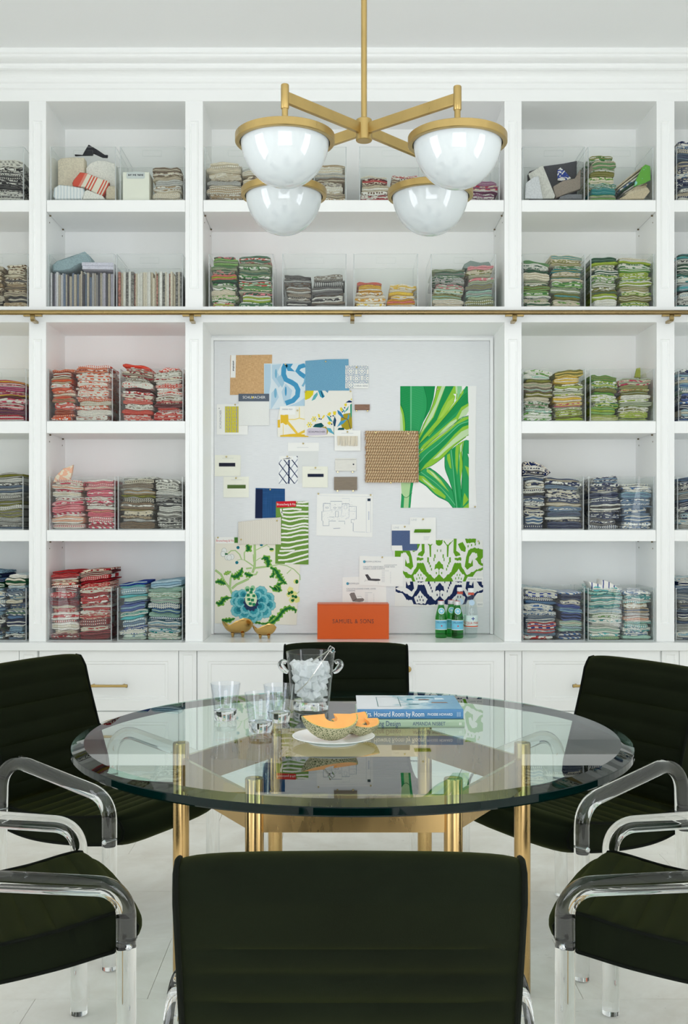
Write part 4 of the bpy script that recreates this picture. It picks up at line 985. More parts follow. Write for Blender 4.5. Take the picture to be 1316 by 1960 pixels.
# extra pieces lying on top of piles
def q4(a, b): return (960+a/3.697, 590+b/3.697)
y4 = BINS['H3'][2]
blanket('lime_fabric', 'lime green cloth standing up at the right of the lime bin', 'fabric', [q4(*p) for p in [(940, 490), (955, 425), (1070, 420), (1065, 450), (1040, 500), (985, 492)]], y4+0.20, y4+0.22, fab('plain', (168, 180, 66)), 0.003, 0.002, key='H3')
y5 = BINS['A4'][2]
def q5(a, b): return (a/3.29, 590+b/3.29)
blanket('peach_fabric', 'peach and cream cloth sticking up from the pink bin', 'fabric', [q5(*p) for p in [(325, 1100), (345, 1060), (395, 1010), (460, 985), (455, 1035), (440, 1080), (380, 1090)]], y5+0.03, y5+0.05, fab('blot', CN['cream'], CN['peach'], None, 0.6), 0.004, 0.003, key='A4')
y6 = BINS['G4'][2]
blanket('navy_fabric', 'dark navy cloth peaking above the dark-navy bin', 'fabric', [q4(*p) for p in [(128, 1170), (132, 1120), (165, 1085), (240, 1090), (300, 1118), (345, 1162), (320, 1185), (200, 1170)]], y6+0.02, y6+0.10, fab('blot', CN['navy'], CN['cream'], CN['navy']), 0.004, 0.003, key='G4')
y7 = BINS['F2'][2]
def q7(a, b): return (370+a/2.1226, 180+b/2.1226)
blanket('fringed_fabric', 'grey-teal fringed cloth heaped on the sage right pile', 'fabric', [q7(*p) for p in [(1095, 706), (1100, 690), (1125, 676), (1165, 684), (1200, 680), (1215, 705), (1150, 712)]], y7+0.02, y7+0.10, fab('plain', (132, 146, 140)), 0.004, 0.003, key='F2')
y8 = BINS['H5'][2]
def q8(a, b): return (960+a/3.697, 1000+b/3.697)
blanket('white_tea_towel', 'white cloth with a blue line draped over the mint left pile', 'fabric', [q8(*p) for p in [(590, 420), (640, 425), (705, 440), (712, 405), (770, 425), (832, 470), (830, 486), (700, 480), (640, 470)]], y8+0.008, y8+0.12, fab('stripe', (238, 236, 230), (238, 236, 230), (60, 80, 140), 0.35), 0.003, 0.003, key='H5')
# ---------------------------------------------------------------- pinboard
DB = 5.262                                            # front face of the board
def BX(px): return WX(px, DB)
def BZ(py): return WZ(py, DB)
mb_, nt, out = newmat('board_linen'); p = N(nt, 'ShaderNodeBsdfPrincipled'); S(p, Roughness=0.85, Specular_IOR_Level=0.2)
tc = N(nt, 'ShaderNodeTexCoord'); mp = N(nt, 'ShaderNodeMapping'); mp.inputs['Scale'].default_value = (6, 1, 300); L(nt, tc.outputs['Object'], mp.inputs[0])
nz = N(nt, 'ShaderNodeTexNoise'); S(nz, Scale=4.0, Detail=3.0); L(nt, mp.outputs[0], nz.inputs['Vector'])
rp = N(nt, 'ShaderNodeValToRGB'); rp.color_ramp.elements[0].position = 0.3; rp.color_ramp.elements[0].color = lin((220, 222, 224)); rp.color_ramp.elements[1].position = 0.7; rp.color_ramp.elements[1].color = lin((232, 234, 235))
L(nt, nz.outputs['Fac'], rp.inputs[0]); L(nt, rp.outputs[0], p.inputs['Base Color']); L(nt, p.outputs[0], out.inputs[0])
pb = thing('pinboard', 'large white linen pinboard covered with pinned swatches', 'pinboard', (BX(673), DB, Z_COUNTER))
X0, X1, Z0, Z1 = BX(409), BX(937), Z_COUNTER+0.004, BZ(652)
MB().box(X0, X1, DB, WB-0.0125, Z0, Z1).build('linen_panel', mb_, pb, bevel=0.004)
for nm, a in (('frame_strip', (BX(403), X0-0.0005, DB-0.006, WB-0.0125, Z_COUNTER+0.001, BZ(646))), ('frame_strip', (X1+0.0005, BX(943), DB-0.006, WB-0.0125, Z_COUNTER+0.001, BZ(646))), ('frame_strip', (X0-0.0005, X1+0.0005, DB-0.006, WB-0.0125, Z1+0.0005, BZ(646)))):
    MB().box(*a).build(nm, M_WHITE, pb, bevel=0.001)

M_PUSH = mat('pin_brass', (222, 204, 150), 0.2, 1.0)
def flat(col, rough=0.8): return mat('print_%02x%02x%02x' % tuple(col), col, rough, spec=0.15)
def hx(s): return tuple(int(s[i:i+2], 16) for i in (0, 2, 4))
class Item:
    """a thing pinned to the board. lay: how many sheets deep it lies"""
    def __init__(s, name, label, cat, poly, mm, lay=1, thick=0.0008, bow=0.0, group=None):
        s.y = DB-0.0012*lay-thick-0.0003
        if len(poly) == 4 and not isinstance(poly[0], tuple): a, b, c, d = poly; poly = [(a, d), (c, d), (c, b), (a, b)]
        s.poly = poly
        xs = [BX(p[0]) for p in poly]; zs = [BZ(p[1]) for p in poly]
        s.bb = (min(p[0] for p in poly), min(p[1] for p in poly), max(p[0] for p in poly), max(p[1] for p in poly))
        s.o = thing(name, label, cat, ((min(xs)+max(xs))/2, s.y, min(zs)), group)
        s.body = MB().extrude([(BX(a), BZ(b)) for a, b in poly], 'y', s.y, s.y+thick).build('sheet', mm, s.o)
        s.k = 0; s.pr = []
    def pin(s, px, py):
        m = MB().lathe([(0.0, 0.0065), (0.0022, 0.0062), (0.0042, 0.0045), (0.0046, 0.0025), (0.003, 0.001), (0.0012, 0.0), (0.0012, -0.004), (0.0, -0.004)], n=10)
        m.xf(Matrix.Translation((BX(px), s.y-0.0008, BZ(py))) @ Matrix.Rotation(math.pi/2, 4, 'X')); m.build('push_pin', M_PUSH, s.o); return s
    def patch(s, name, poly, mm, thick=0.0005, up=0.0):
        if len(poly) == 4 and not isinstance(poly[0], tuple): a, b, c, d = poly; poly = [(a, d), (c, d), (c, b), (a, b)]
        return MB().extrude([(BX(a), BZ(b)) for a, b in poly], 'y', s.y-thick-up-0.0001, s.y-0.0001-up).build(name, mm, s.o)
    def text(s, t, px, py, h, mm, rot=0.0, align='CENTER', spacing=1.0, xs=1.0, up=0.0009):
        c, sn = math.cos(rot), math.sin(rot); x, z = BX(px), BZ(py)
        lettering(t, h*DB/F*1.35, lambda u, v: (x+u*c-v*sn, s.y-up, z+u*sn+v*c), mm, s.o, align, spacing, xs); return s
    # flat print: polygons in photo pixels, clipped to a rectangle, each a hair in front of the one before
    def ink(s, poly, col, clip=None):
        cl = clip or s.bb
        for ax, val, sg in ((0, cl[0], 1), (0, cl[2], -1), (1, cl[1], 1), (1, cl[3], -1)):
            outp = []
            for i in range(len(poly)):
                a, b = poly[i-1], poly[i]; ia, ib = (a[ax]-val)*sg >= 0, (b[ax]-val)*sg >= 0
                if ia != ib:
                    t = (val-a[ax])/(b[ax]-a[ax]); outp.append((a[0]+(b[0]-a[0])*t, a[1]+(b[1]-a[1])*t))
                if ib: outp.append(b)
            poly = outp
            if len(poly) < 3: return s
        s.pr.append((poly, col)); return s
    def ribbon(s, pts, w, col, clip=None, taper=False):
        n = len(pts); l, r = [], []
        for i in range(n):
            a, b = pts[max(i-1, 0)], pts[min(i+1, n-1)]; dx, dy = b[0]-a[0], b[1]-a[1]; ln = math.hypot(dx, dy) or 1
            k = w/2*(math.sin(math.pi*(0.08+0.84*i/(n-1))) if taper else 1.0)
            l.append((pts[i][0]-dy/ln*k, pts[i][1]+dx/ln*k)); r.append((pts[i][0]+dy/ln*k, pts[i][1]-dx/ln*k))
        for i in range(n-1): s.ink([l[i], l[i+1], r[i+1], r[i]], col, clip)
        return s
    def disc(s, cx, cy, r, col, ry=None, n=12, scal=0.0, rot=0.0, clip=None):
        ry = ry or r; pts = []
        for k in range(n):
            a = 2*math.pi*k/n; q = 1+scal*(1 if k % 2 else -1); x, y = r*q*math.cos(a), ry*q*math.sin(a)
            pts.append((cx+x*math.cos(rot)-y*math.sin(rot), cy+x*math.sin(rot)+y*math.cos(rot)))
        return s.ink(pts, col, clip)
    def done(s, name='printed_pattern'):
        """all polygons of the flat print as one coplanar-stacked sheet of ink"""
        m = MB(); mats = []; lv = 0; last = None
        for i, (poly, col) in enumerate(s.pr):
            mm = flat(col)
            if mm not in mats: mats.append(mm)
            if col != last: lv += 1; last = col
            y = s.y-0.00012-0.0000055*lv
            m.face([(BX(a), y, BZ(b)) for a, b in poly], mats.index(mm))
        if m.v:
            o = m.build(name, mats, s.o, fix=False); o['kind'] = 'stuff'
        return s
def weave(name, ca, cb, sx, sz, bump=0.4):
    m, nt, out = newmat(name); p = N(nt, 'ShaderNodeBsdfPrincipled'); S(p, Roughness=0.9, Specular_IOR_Level=0.15)
    tc = N(nt, 'ShaderNodeTexCoord'); o = []
    for sc in ((sx, 1, sz), (sz, 1, sx)):
        mp = N(nt, 'ShaderNodeMapping'); mp.inputs['Scale'].default_value = sc; L(nt, tc.outputs['Object'], mp.inputs[0])
        z = N(nt, 'ShaderNodeTexNoise'); S(z, Scale=1.0, Detail=2.0); L(nt, mp.outputs[0], z.inputs['Vector']); o.append(z.outputs['Fac'])
    ad = N(nt, 'ShaderNodeMath', operation='ADD'); L(nt, o[0], ad.inputs[0]); L(nt, o[1], ad.inputs[1])
    rp = N(nt, 'ShaderNodeValToRGB'); rp.color_ramp.elements[0].position = 0.36; rp.color_ramp.elements[1].position = 0.64; rp.color_ramp.elements[0].color = lin(ca); rp.color_ramp.elements[1].color = lin(cb)
    h = N(nt, 'ShaderNodeMath', operation='MULTIPLY'); h.inputs[1].default_value = 0.5; L(nt, ad.outputs[0], h.inputs[0]); L(nt, h.outputs[0], rp.inputs[0])
    bp = N(nt, 'ShaderNodeBump'); S(bp, Strength=bump, Distance=0.001); L(nt, h.outputs[0], bp.inputs['Height']); L(nt, bp.outputs[0], p.inputs['Normal'])
    L(nt, rp.outputs[0], p.inputs['Base Color']); L(nt, p.outputs[0], out.inputs[0]); MATS[name] = m
    return m
WHITE = (240, 240, 236)
# 1 raffia
it = Item('grasscloth_sample', 'tan woven grasscloth square with a white side tag', 'swatch', [(440, 756), (519, 755), (520.5, 679), (441, 680)], weave('raffia', (186, 146, 100), (220, 184, 138), 60, 500)).pin(479, 682.5)
it.patch('tag', [(441, 723), (450.5, 723), (451.5, 680), (442, 680)], M_PAPER); [it.patch('tag_print', (445.2+0.3*(k % 2), 691+k*2.5, 447.4+0.3*(k % 3), 692.6+k*2.5), M_INK, 0.0002, 0.0007) for k in range(8)]
# 2 blue watercolour
it = Item('watercolour_swatch', 'pale blue watercolour swatch with winding blue brush strokes', 'swatch', (505, 696, 585.5, 783), flat((214, 226, 232)), 2).pin(546, 698)
def q(a, b): return (430+a/7.741, 670+b/7.741)
LB, MBL, DBL = (180, 206, 222), (122, 178, 206), (70, 150, 192)
for a in ([(585, 210), (680, 210), (680, 500), (650, 680), (585, 660)], [(700, 220), (840, 210), (780, 330), (860, 480), (800, 560), (700, 420)], [(760, 560), (800, 700), (700, 860), (680, 880), (690, 640)], [(900, 500), (1000, 600), (960, 760), (880, 800), (840, 620)], [(1110, 760), (1190, 700), (1190, 880), (700, 880), (980, 820)]):
    it.ink([q(*v) for v in a], LB)
for a in ([(880, 330), (760, 420), (850, 560), (880, 500)],): it.ink([q(*v) for v in a], (160, 196, 216))
it.disc(*q(758, 350), 2.2, MBL, 9); it.disc(*q(750, 640), 2.6, MBL, 9.5); it.disc(*q(903, 612), 1.9, DBL, 9.2)
it.ribbon([q(*v) for v in [(900, 215), (875, 270), (870, 360), (905, 440), (990, 480), (1050, 520), (1085, 590), (1075, 680), (1010, 750), (900, 790)]], 9.5, DBL)
it.ink([q(*v) for v in [(890, 205), (1010, 205), (975, 260), (1040, 320), (930, 310)]], DBL)
it.ribbon([q(*v) for v in [(1190, 225), (1110, 250), (1075, 310), (1130, 360), (1190, 400)]], 8.5, DBL); it.ribbon([q(*v) for v in [(1195, 400), (1185, 480), (1150, 540)]], 4, MBL)
it.done()
# 3 plain blue
Item('blue_swatch', 'plain mid-blue woven swatch above the citrus print', 'swatch', [(584, 748), (668, 748), (666.5, 687.5), (625, 688), (584, 691)], weave('blue_weave', (92, 146, 178), (128, 178, 204), 300, 500), 3).pin(623, 692.5)
# 4 tile print
it = Item('tile_print_swatch', 'small blue and white tile-patterned swatch, upper right of the group', 'swatch', (660.5, 700, 704.5, 743.5), flat((236, 234, 226)), 4)
def q(a, b): return (575+a/9.076, 680+b/9.076)
TB = (92, 134, 172)
for r_, row_ in enumerate(((870, 280, 8), (1065, 280, 8), (968, 410, 8), (1162, 410, 8), (773, 410, 8), (870, 520, 8), (1065, 520, 8), (968, 165, 8), (773, 165, 8), (1162, 165, 8))):
    cx, cy = q(row_[0], row_[1])
    for rr, cc in ((9.4, TB), (8.7, (236, 234, 226)), (7.6, TB), (6.9, (236, 234, 226))): it.disc(cx, cy, rr, cc, n=8, rot=math.pi/8)
    for k in range(8): it.disc(cx+4.3*math.cos(k*math.pi/4), cy+4.3*math.sin(k*math.pi/4), 1.1, TB, 1.1, 6)
    it.disc(cx, cy, 0.9, TB, n=6)
it.ink([(676, 734.5), (704.5, 734.5), (704.5, 743.5), (676, 743.5)], (240, 240, 236)).done(); it.pin(682, 703.5); it.text('CHINA SEAS', 690, 739, 3.6, M_GREYINK)
# 6 yellow dye
it = Item('yellow_dye_swatch', 'white swatch with golden yellow tie-dye marks', 'swatch', [(531, 836), (590, 837), (590, 777), (536, 778), (531, 806)], flat((236, 234, 224)), 3)
def q(a, b): return (430+a/7.741, 670+b/7.741)
YD, YL = (226, 186, 56), (238, 216, 128)
it.ink([q(*v) for v in [(825, 960), (880, 965), (940, 950), (945, 1100), (900, 1110), (860, 1080), (825, 1090)]], YD); it.ink([q(*v) for v in [(782, 1040), (820, 1030), (820, 1150), (785, 1150)]], YD)
it.ribbon([q(*v) for v in [(930, 1070), (1000, 1150), (1080, 1250), (1190, 1200)]], 5, (232, 196, 76)); it.ribbon([q(*v) for v in [(940, 1030), (1040, 1030), (1100, 1010), (1190, 1030)]], 2, YL)
it.ink([q(*v) for v in [(820, 1265), (970, 1245), (1080, 1240), (1240, 1260), (1240, 1290), (820, 1285)]], YD); it.ribbon([q(1105, 850), q(1105, 1010)], 1.5, YL); it.ribbon([q(865, 1100), q(865, 1260)], 1.2, YL); it.done()
it.patch('label', (536, 778, 565, 794), M_PAPER); it.text('PIERRE FREY', 550, 784, 2.8, M_GREYINK); it.pin(569, 786)
# 5 citrus
it = Item('citrus_print_swatch', 'white swatch printed with lemons and blue leaves', 'swatch', [(583, 834), (600, 836.5), (674, 834), (674, 752), (672, 748), (583, 748)], flat((234, 232, 224)), 5)
def q(a, b): return (575+a/9.076, 680+b/9.076)
I = lambda l, c: it.ink([q(*v) for v in l], c)
YE, OL, TQ, NV, DG, BL_ = (216, 202, 40), (168, 150, 40), (58, 150, 176), (30, 54, 98), (20, 82, 86), (56, 128, 178)
I([(75, 615), (230, 615), (215, 690), (160, 750), (90, 780), (75, 770)], YE)
I([(190, 795), (230, 700), (290, 640), (300, 690), (250, 770)], (96, 172, 178)); I([(300, 615), (370, 615), (420, 720), (380, 750), (340, 720)], TQ); I([(345, 625), (360, 625), (400, 730), (385, 738)], NV); I([(420, 610), (490, 610), (470, 660)], (96, 152, 182))
I([(750, 1020), (890, 1000), (895, 1270), (800, 1300), (720, 1260), (690, 1180), (700, 1080)], OL)
I([(635, 950), (700, 990), (750, 1070), (720, 1090), (650, 1020)], BL_); I([(630, 1250), (690, 1150), (810, 1115), (740, 1190)], (78, 152, 190)); I([(560, 1170), (590, 1060), (620, 1130), (600, 1240), (575, 1230)], NV)
I([(445, 1040), (510, 1080), (560, 1160), (500, 1140)], (70, 158, 166)); I([(440, 1260), (520, 1270), (590, 1380), (500, 1340)], (86, 166, 190)); I([(210, 1250), (250, 1200), (360, 1175), (410, 1230), (360, 1260)], DG); I([(370, 1250), (440, 1240), (480, 1320), (460, 1380), (430, 1330)], OL)
I([(780, 825), (840, 785), (890, 800), (890, 825)], NV); I([(860, 860), (890, 840), (890, 1050), (870, 1100), (860, 980)], (60, 150, 120)); I([(700, 900), (760, 960), (770, 1010), (740, 980)], (70, 158, 166)); I([(760, 1000), (790, 940), (840, 880), (820, 950)], (76, 160, 150)); I([(810, 1110), (830, 1010), (850, 1060), (830, 1120)], (78, 152, 190))
I([(640, 1300), (660, 1265), (750, 1260), (760, 1300)], DG)
for cx, cy in ((235, 1110), (155, 1210)):
    for k in range(6): it.disc(*q(cx+34*math.cos(k*1.05), cy+34*math.sin(k*1.05)), 2.0, (232, 214, 70), 1.4, 8, rot=k*1.05)
    it.disc(*q(cx, cy), 1.3, (110, 150, 70))
for l in ([(300, 1020), (330, 1030), (340, 1090), (310, 1080)], [(360, 1110), (400, 1040), (425, 1050), (390, 1100)], [(460, 1030), (500, 990), (530, 1000), (510, 1060), (480, 1050)], [(560, 980), (620, 975), (610, 1040), (570, 1040)], [(680, 920), (710, 905), (735, 960), (700, 980)], [(755, 850), (800, 835), (800, 880), (770, 895)], [(460, 1180), (500, 1150), (540, 1180), (500, 1215)], [(865, 770), (890, 750), (890, 790)]): I(l, (230, 206, 56))
for cx, cy in ((325, 1105), (355, 1112), (522, 1065), (565, 1055), (765, 915), (725, 985), (540, 1200)): it.disc(*q(cx, cy), 1.4, NV)
it.ribbon([q(*v) for v in [(590, 1060), (580, 1180), (575, 1380)]], 0.9, (70, 130, 120)); it.ribbon([q(*v) for v in [(720, 1080), (820, 1120), (870, 1290)]], 1.0, NV); it.done()
it.patch('brand_label', [(587, 834), (625, 832.5), (625, 822), (621, 819), (591, 820), (587, 823)], flat((206, 198, 210)), up=0.0006); it.text('SCHUMACHER', 606, 827, 3.6, M_INK, up=0.0016); it.pin(584, 750).pin(670.5, 749.5)
# 7 Schumacher card
it = Item('plain_weave_card', 'off-white sample card with a slate grey printed header', 'card', (456.5, 754, 515, 814.5), weave('off_white_weave', (224, 226, 222), (236, 237, 233), 300, 400, 0.1), 4)
it.patch('header_band', (456.5, 754, 515, 768.5), flat((92, 102, 116))); it.text('SCHUMACHER', 486, 761, 5.4, M_PAPER, xs=0.9); it.patch('header_mark', [(482, 764), (485.5, 761), (482, 758.5)], flat((226, 206, 90)), up=0.0011)
# 8 yellow chain
it = Item('yellow_chain_card', 'white card with a yellow and grey chain-patterned strip', 'card', (415, 774, 474, 832), M_PAPER, 2).pin(450, 774.8)
for k in range(7): it.disc(420, 784+k*0, 0.01, WHITE)
it.ink([(430.5, 778), (456.5, 778), (456.5, 828), (430.5, 828)], (170, 164, 150))
for x in (432, 441.2, 445.6, 455): it.ribbon([(x, 778), (x, 828)], 1.7, (214, 202, 30))
for x in (436.6, 449.4):
    for k in range(7): it.disc(x, 781.5+k*7.2, 2.7, (214, 202, 30), 3.4); it.disc(x, 781.5+k*7.2, 1.1, (176, 168, 130), 1.5)
for k in range(16): it.ink([(440, 779+k*3.1), (447, 779+k*3.1), (447, 780.2+k*3.1), (440, 780.2+k*3.1)], (214, 202, 30))
it.done(); it.text('SCHUMACHER', 422, 803, 4.0, M_GREYINK, rot=math.pi/2); it.patch('dot_mark', (418.6, 781, 420, 782.4), M_INK)
# 9 fringe
it = Item('fringe_card', 'white card holding a short cream fringe', 'card', (640, 824, 689.5, 863), M_PAPER, 6).pin(664.5, 827)
fr = [(644, 855)]; R = random.Random(2)
for k in range(24): fr.append((644+k*1.85, 855+R.uniform(-2.5, 0.6)))
m = MB(); 
for k in range(26):
    x = BX(645.5+k*1.5); z1 = BZ(835); z0 = BZ(853+R.uniform(-1.5, 1.5)); dx = R.uniform(-0.0035, 0.0035)
    m.tube([(x, it.y-0.002, z1), (x+dx*0.5, it.y-0.006, (z0+z1)/2), (x+dx, it.y-0.003, z0)], 0.0023, 5)
m.build('fringe', flat((226, 218, 200)), it.o)['kind'] = 'stuff'
it.ribbon([(653, 829.5), (676, 829.5)], 0.6, (196, 200, 204)).done()
# 10, 16, 17 blocks
def block(name, lab, rect, mm, thick, pins):
    it = Item(name, lab, 'sample block', rect, mm, 0, thick)
    for a, b in pins:
        m = MB().lathe([(0.0, 0.0), (0.0045, 0.0), (0.0045, 0.006), (0.003, 0.008), (0.0, 0.008)], n=10); m.xf(Matrix.Translation((BX(a), DB-0.001, BZ(b))) @ Matrix.Rotation(math.pi/2, 4, 'X')); m.build('push_pin', M_PUSH, it.o)
    return it
block('wood_block', 'small dark brown wood sample resting on two pins', (678.5, 774.5, 707, 785), mat('walnut', (132, 96, 74), 0.5, noise=(30, 0.25, (1, 1, 8))), 0.008, ((682, 786.5), (703, 786.5)))
it = block('pale_wood_block', 'pale whitewashed wood sample with a hole, above the taupe one', (641, 877.5, 681.5, 901.5), mat('pale_wood', (222, 220, 212), 0.5, noise=(20, 0.06, (1, 1, 12))), 0.008, ((646, 903.5), (674.5, 903.5)))
it.patch('hole', [(676+1.6*math.cos(k*0.785), 889+1.6*math.sin(k*0.785)) for k in range(8)], M_INK, 0.0002); it.ribbon([(641, 880), (681.5, 880)], 0.7, (170, 170, 164)).done()
block('taupe_block', 'taupe brown wood sample resting on two pins', (639, 913, 683, 938), mat('taupe_wood', (128, 114, 96), 0.5, noise=(20, 0.12, (1, 1, 10))), 0.009, ((645.5, 939.5), (675.5, 939.5)))
# 11 sheer
it = Item('sheer_swatch', 'very pale cream sheer with a white header card', 'swatch', (552, 863, 609, 925), flat((222, 224, 222)), 0).pin(580, 849)
it.patch('header_card', (551, 847.5, 610, 863.5), M_PAPER, 0.0007); it.patch('faint_print', (568, 856.3, 590, 856.9), M_FAINT, 0.0002, 0.0009)
# 12 lattice
it = Item('lattice_swatch', 'white swatch with a navy diagonal lattice', 'swatch', (533.5, 873, 569.5, 926), flat((236, 238, 238)), 1)
NVY = (44, 58, 92)
for c_ in range(-3, 6):
    it.ribbon([(533.5+c_*15, 926), (533.5+c_*15+46, 866)], 1.6, (150, 158, 174)); it.ribbon([(533.5+c_*15-46, 866), (533.5+c_*15, 926)], 1.8, NVY)
it.ribbon([(553, 873), (552.5, 926)], 2.6, NVY).done(); it.patch('handwritten_label', [(536, 880), (562, 880), (560, 873), (537, 873)], M_PAPER); it.patch('handwriting', [(541, 878.4), (546, 877.7), (549, 876.8), (552.5, 877), (553, 875.2), (554, 875.2), (553.8, 877.4), (557, 876.4), (557.4, 877.2), (553, 878.2), (547, 878.6), (541, 879)], M_INK, 0.0002, 0.0007); it.pin(549.5, 874)
# 13-15 ribbon cards
for nm, lab, rc, rb, cc, cm, pn in (('black_ribbon_card', 'white card with a black ribbon sample at the far left of the board', (411, 871, 460, 911.5), (419, 886, 450, 893), (40, 42, 56), M_CREAM, (433, 874.5)),
        ('green_ribbon_card', 'cream card with an olive green ribbon sample', (427.5, 912.5, 476, 952), (435, 928, 470, 935), (86, 110, 58), M_CREAM, (451.5, 915)),
        ('navy_ribbon_card', 'white card with a navy ribbon sample near the centre', (578.5, 893, 627, 933), (588.5, 907, 619, 913), (34, 40, 62), M_CREAM, (603.5, 895.5))):
    it = Item(nm, lab, 'card', rc, cm, 1 if nm != 'navy_ribbon_card' else 2).pin(*pn)
    x0, x1, z0, z1 = BX(rb[0]), BX(rb[2]), BZ(rb[3]), BZ(rb[1]); rows = []
    m = MB(); m.extrude([(it.y-0.0001, z0), (it.y-0.0016, z0+0.001), (it.y-0.0022, (z0+z1)/2), (it.y-0.0016, z1-0.001), (it.y-0.0001, z1)], 'x', x0, x1); m.build('ribbon', flat(cc), it.o)
    it.ribbon([(rc[0]+14, rc[1]+6), (rc[2]-13, rc[1]+6)], 0.6, (206, 208, 200)).done()
# 18 navy silk
it = Item('navy_silk_swatch', 'navy blue slubbed silk swatch with a darker left band', 'swatch', [(488, 992), (545, 990), (545, 935.5), (489, 934)], weave('navy_silk', (30, 66, 112), (48, 92, 142), 8, 500, 0.2), 1).pin(517, 937.3)
it.ink([(489.5, 936), (502.5, 936.5), (502, 992), (488, 992)], (28, 38, 70)).done()
# 21 floral
it = Item('floral_print_swatch', 'large cream floral print with a teal peony and green vines', 'swatch', [(411, 1193), (567, 1196), (575.5, 1060), (575.5, 1036), (411.5, 1028)], flat((232, 228, 214)), 1)
def q(a, b): return (405+a/7.311, 1020+b/7.311)
def QL(l): return [q(*v) for v in l]
VG, VL, LG, DGN, YLW, TL, TD, TE = (150, 184, 110), (176, 204, 140), (118, 172, 66), (28, 104, 52), (206, 214, 120), (124, 194, 200), (60, 152, 164), (34, 116, 132)
for pts, w in (([(50, 520), (130, 580), (180, 680), (250, 770), (300, 890)], 4.0), ([(280, 780), (350, 720), (440, 680), (520, 640)], 4.2), ([(255, 760), (265, 640), (290, 560)], 3.6), ([(600, 165), (605, 300), (600, 470), (570, 560)], 4.4), ([(570, 540), (610, 490), (740, 475), (850, 460)], 3.4), ([(580, 300), (585, 400), (600, 440)], 1.5), ([(590, 470), (520, 420), (460, 380), (455, 280), (490, 230)], 2.2), ([(420, 375), (390, 300), (330, 245), (270, 250), (230, 290)], 2.0), ([(460, 380), (400, 370), (355, 385)], 1.0), ([(620, 240), (700, 200), (780, 165)], 1.6), ([(780, 180), (820, 210)], 1.0), ([(620, 390), (660, 360), (690, 350)], 1.4), ([(850, 460), (940, 440), (1050, 460), (1150, 510), (1230, 590), (1235, 660)], 1.8), ([(560, 590), (620, 580), (640, 540)], 3), ([(480, 500), (560, 490)], 3), ([(1170, 870), (1225, 820)], 1.4), ([(1050, 570), (1110, 510)], 1.6)):
    it.ribbon(QL(pts), w, VG); it.ribbon(QL(pts), w*0.55, VL)
def leaf(pts, w, o=LG, i=DGN, sc=0.35):
    P_ = QL(pts); Q = catmull([(a, b, 0) for a, b in P_], 6); n = len(Q); l, r, li, ri = [], [], [], []
    for k in range(n):
        a, b = Q[max(k-1, 0)], Q[min(k+1, n-1)]; d = (b-a).normalized(); h = w*math.sin(math.pi*min(1, 0.06+0.94*k/(n-1)))**0.8*(1+sc*math.sin(k*1.9))
        nrm = Vector((-d.y, d.x, 0))
        l.append(Q[k]+nrm*h); r.append(Q[k]-nrm*h); li.append(Q[k]+nrm*h*0.5); ri.append(Q[k]-nrm*h*0.42)
    for A_, B_, c_ in ((l, r, o), (li, ri, i)):
        for k in range(n-1): it.ink([(A_[k].x, A_[k].y), (A_[k+1].x, A_[k+1].y), (B_[k+1].x, B_[k+1].y), (B_[k].x, B_[k].y)], c_)
leaf([(50, 690), (110, 680), (160, 700), (200, 720)], 6); leaf([(60, 970), (120, 990), (180, 920), (290, 905)], 6); leaf([(490, 165), (520, 220), (480, 260)], 6.5)
leaf([(780, 480), (790, 420), (760, 350), (690, 370)], 7); leaf([(270, 600), (340, 610), (400, 560), (430, 480)], 7); leaf([(460, 560), (520, 590), (580, 590)], 5.5); leaf([(170, 580), (220, 560), (275, 540)], 3.6, LG, (150, 184, 90))
leaf([(820, 480), (900, 530), (950, 620), (1000, 680), (1060, 720)], 6.5); leaf([(1000, 690), (920, 740), (900, 800), (800, 740)], 5.5); leaf([(810, 620), (860, 590), (860, 510)], 4); leaf([(900, 740), (950, 790), (930, 830)], 4.5)
leaf([(690, 1270), (830, 1260), (930, 1180), (1000, 1090), (1090, 1050), (1170, 1080), (1165, 1130)], 5.5); leaf([(800, 1240), (850, 1180), (890, 1160)], 4); leaf([(140, 1215), (230, 1225), (330, 1195)], 5); leaf([(550, 1250), (650, 1255), (720, 1280)], 2.5)
for cx, cy, rr in ((1100, 800, 6), (1150, 860, 6), (1190, 930, 6), (1120, 940, 5.5), (1080, 860, 5)): it.disc(*q(cx, cy), rr, (222, 222, 140), rr*1.1, 10, 0.1)
for cx, cy, rr in ((1120, 830, 3.2), (1175, 895, 3.2), (1130, 945, 3.0), (1078, 850, 2.6), (1135, 885, 2.8)): it.disc(*q(cx, cy), rr, DGN, rr, 8)
it.disc(*q(1180, 680), 5.2, (216, 218, 130), 4.6); it.disc(*q(1190, 682), 3, DGN, 4); it.disc(*q(840, 238), 4.6, (214, 216, 130), 3.8); it.disc(*q(836, 228), 4.2, DGN, 2.4)
for cx, cy in ((368, 205), (352, 415), (695, 165)): it.disc(*q(cx, cy), 3.1, TE)
for cx, cy in ((175, 250), (160, 295), (215, 340), (280, 335), (245, 345)): it.disc(*q(cx, cy), 4.8, (120, 134, 128), 5.6, 14); it.disc(*q(cx, cy), 4.4, (232, 234, 230), 5.2, 14)
it.disc(*q(205, 295), 3.2, DGN, 1.6)
cxf, cyf = 560, 960
pet = [(350, 880, 75), (430, 850, 60), (690, 830, 85), (800, 910, 75), (820, 1010, 75), (750, 1105, 85), (640, 1150, 80), (560, 1180, 85), (450, 1140, 75), (350, 1090, 80), (325, 960, 65), (395, 965, 75), (720, 940, 80), (700, 1040, 75), (470, 1065, 70), (590, 1100, 80), (640, 870, 60)]
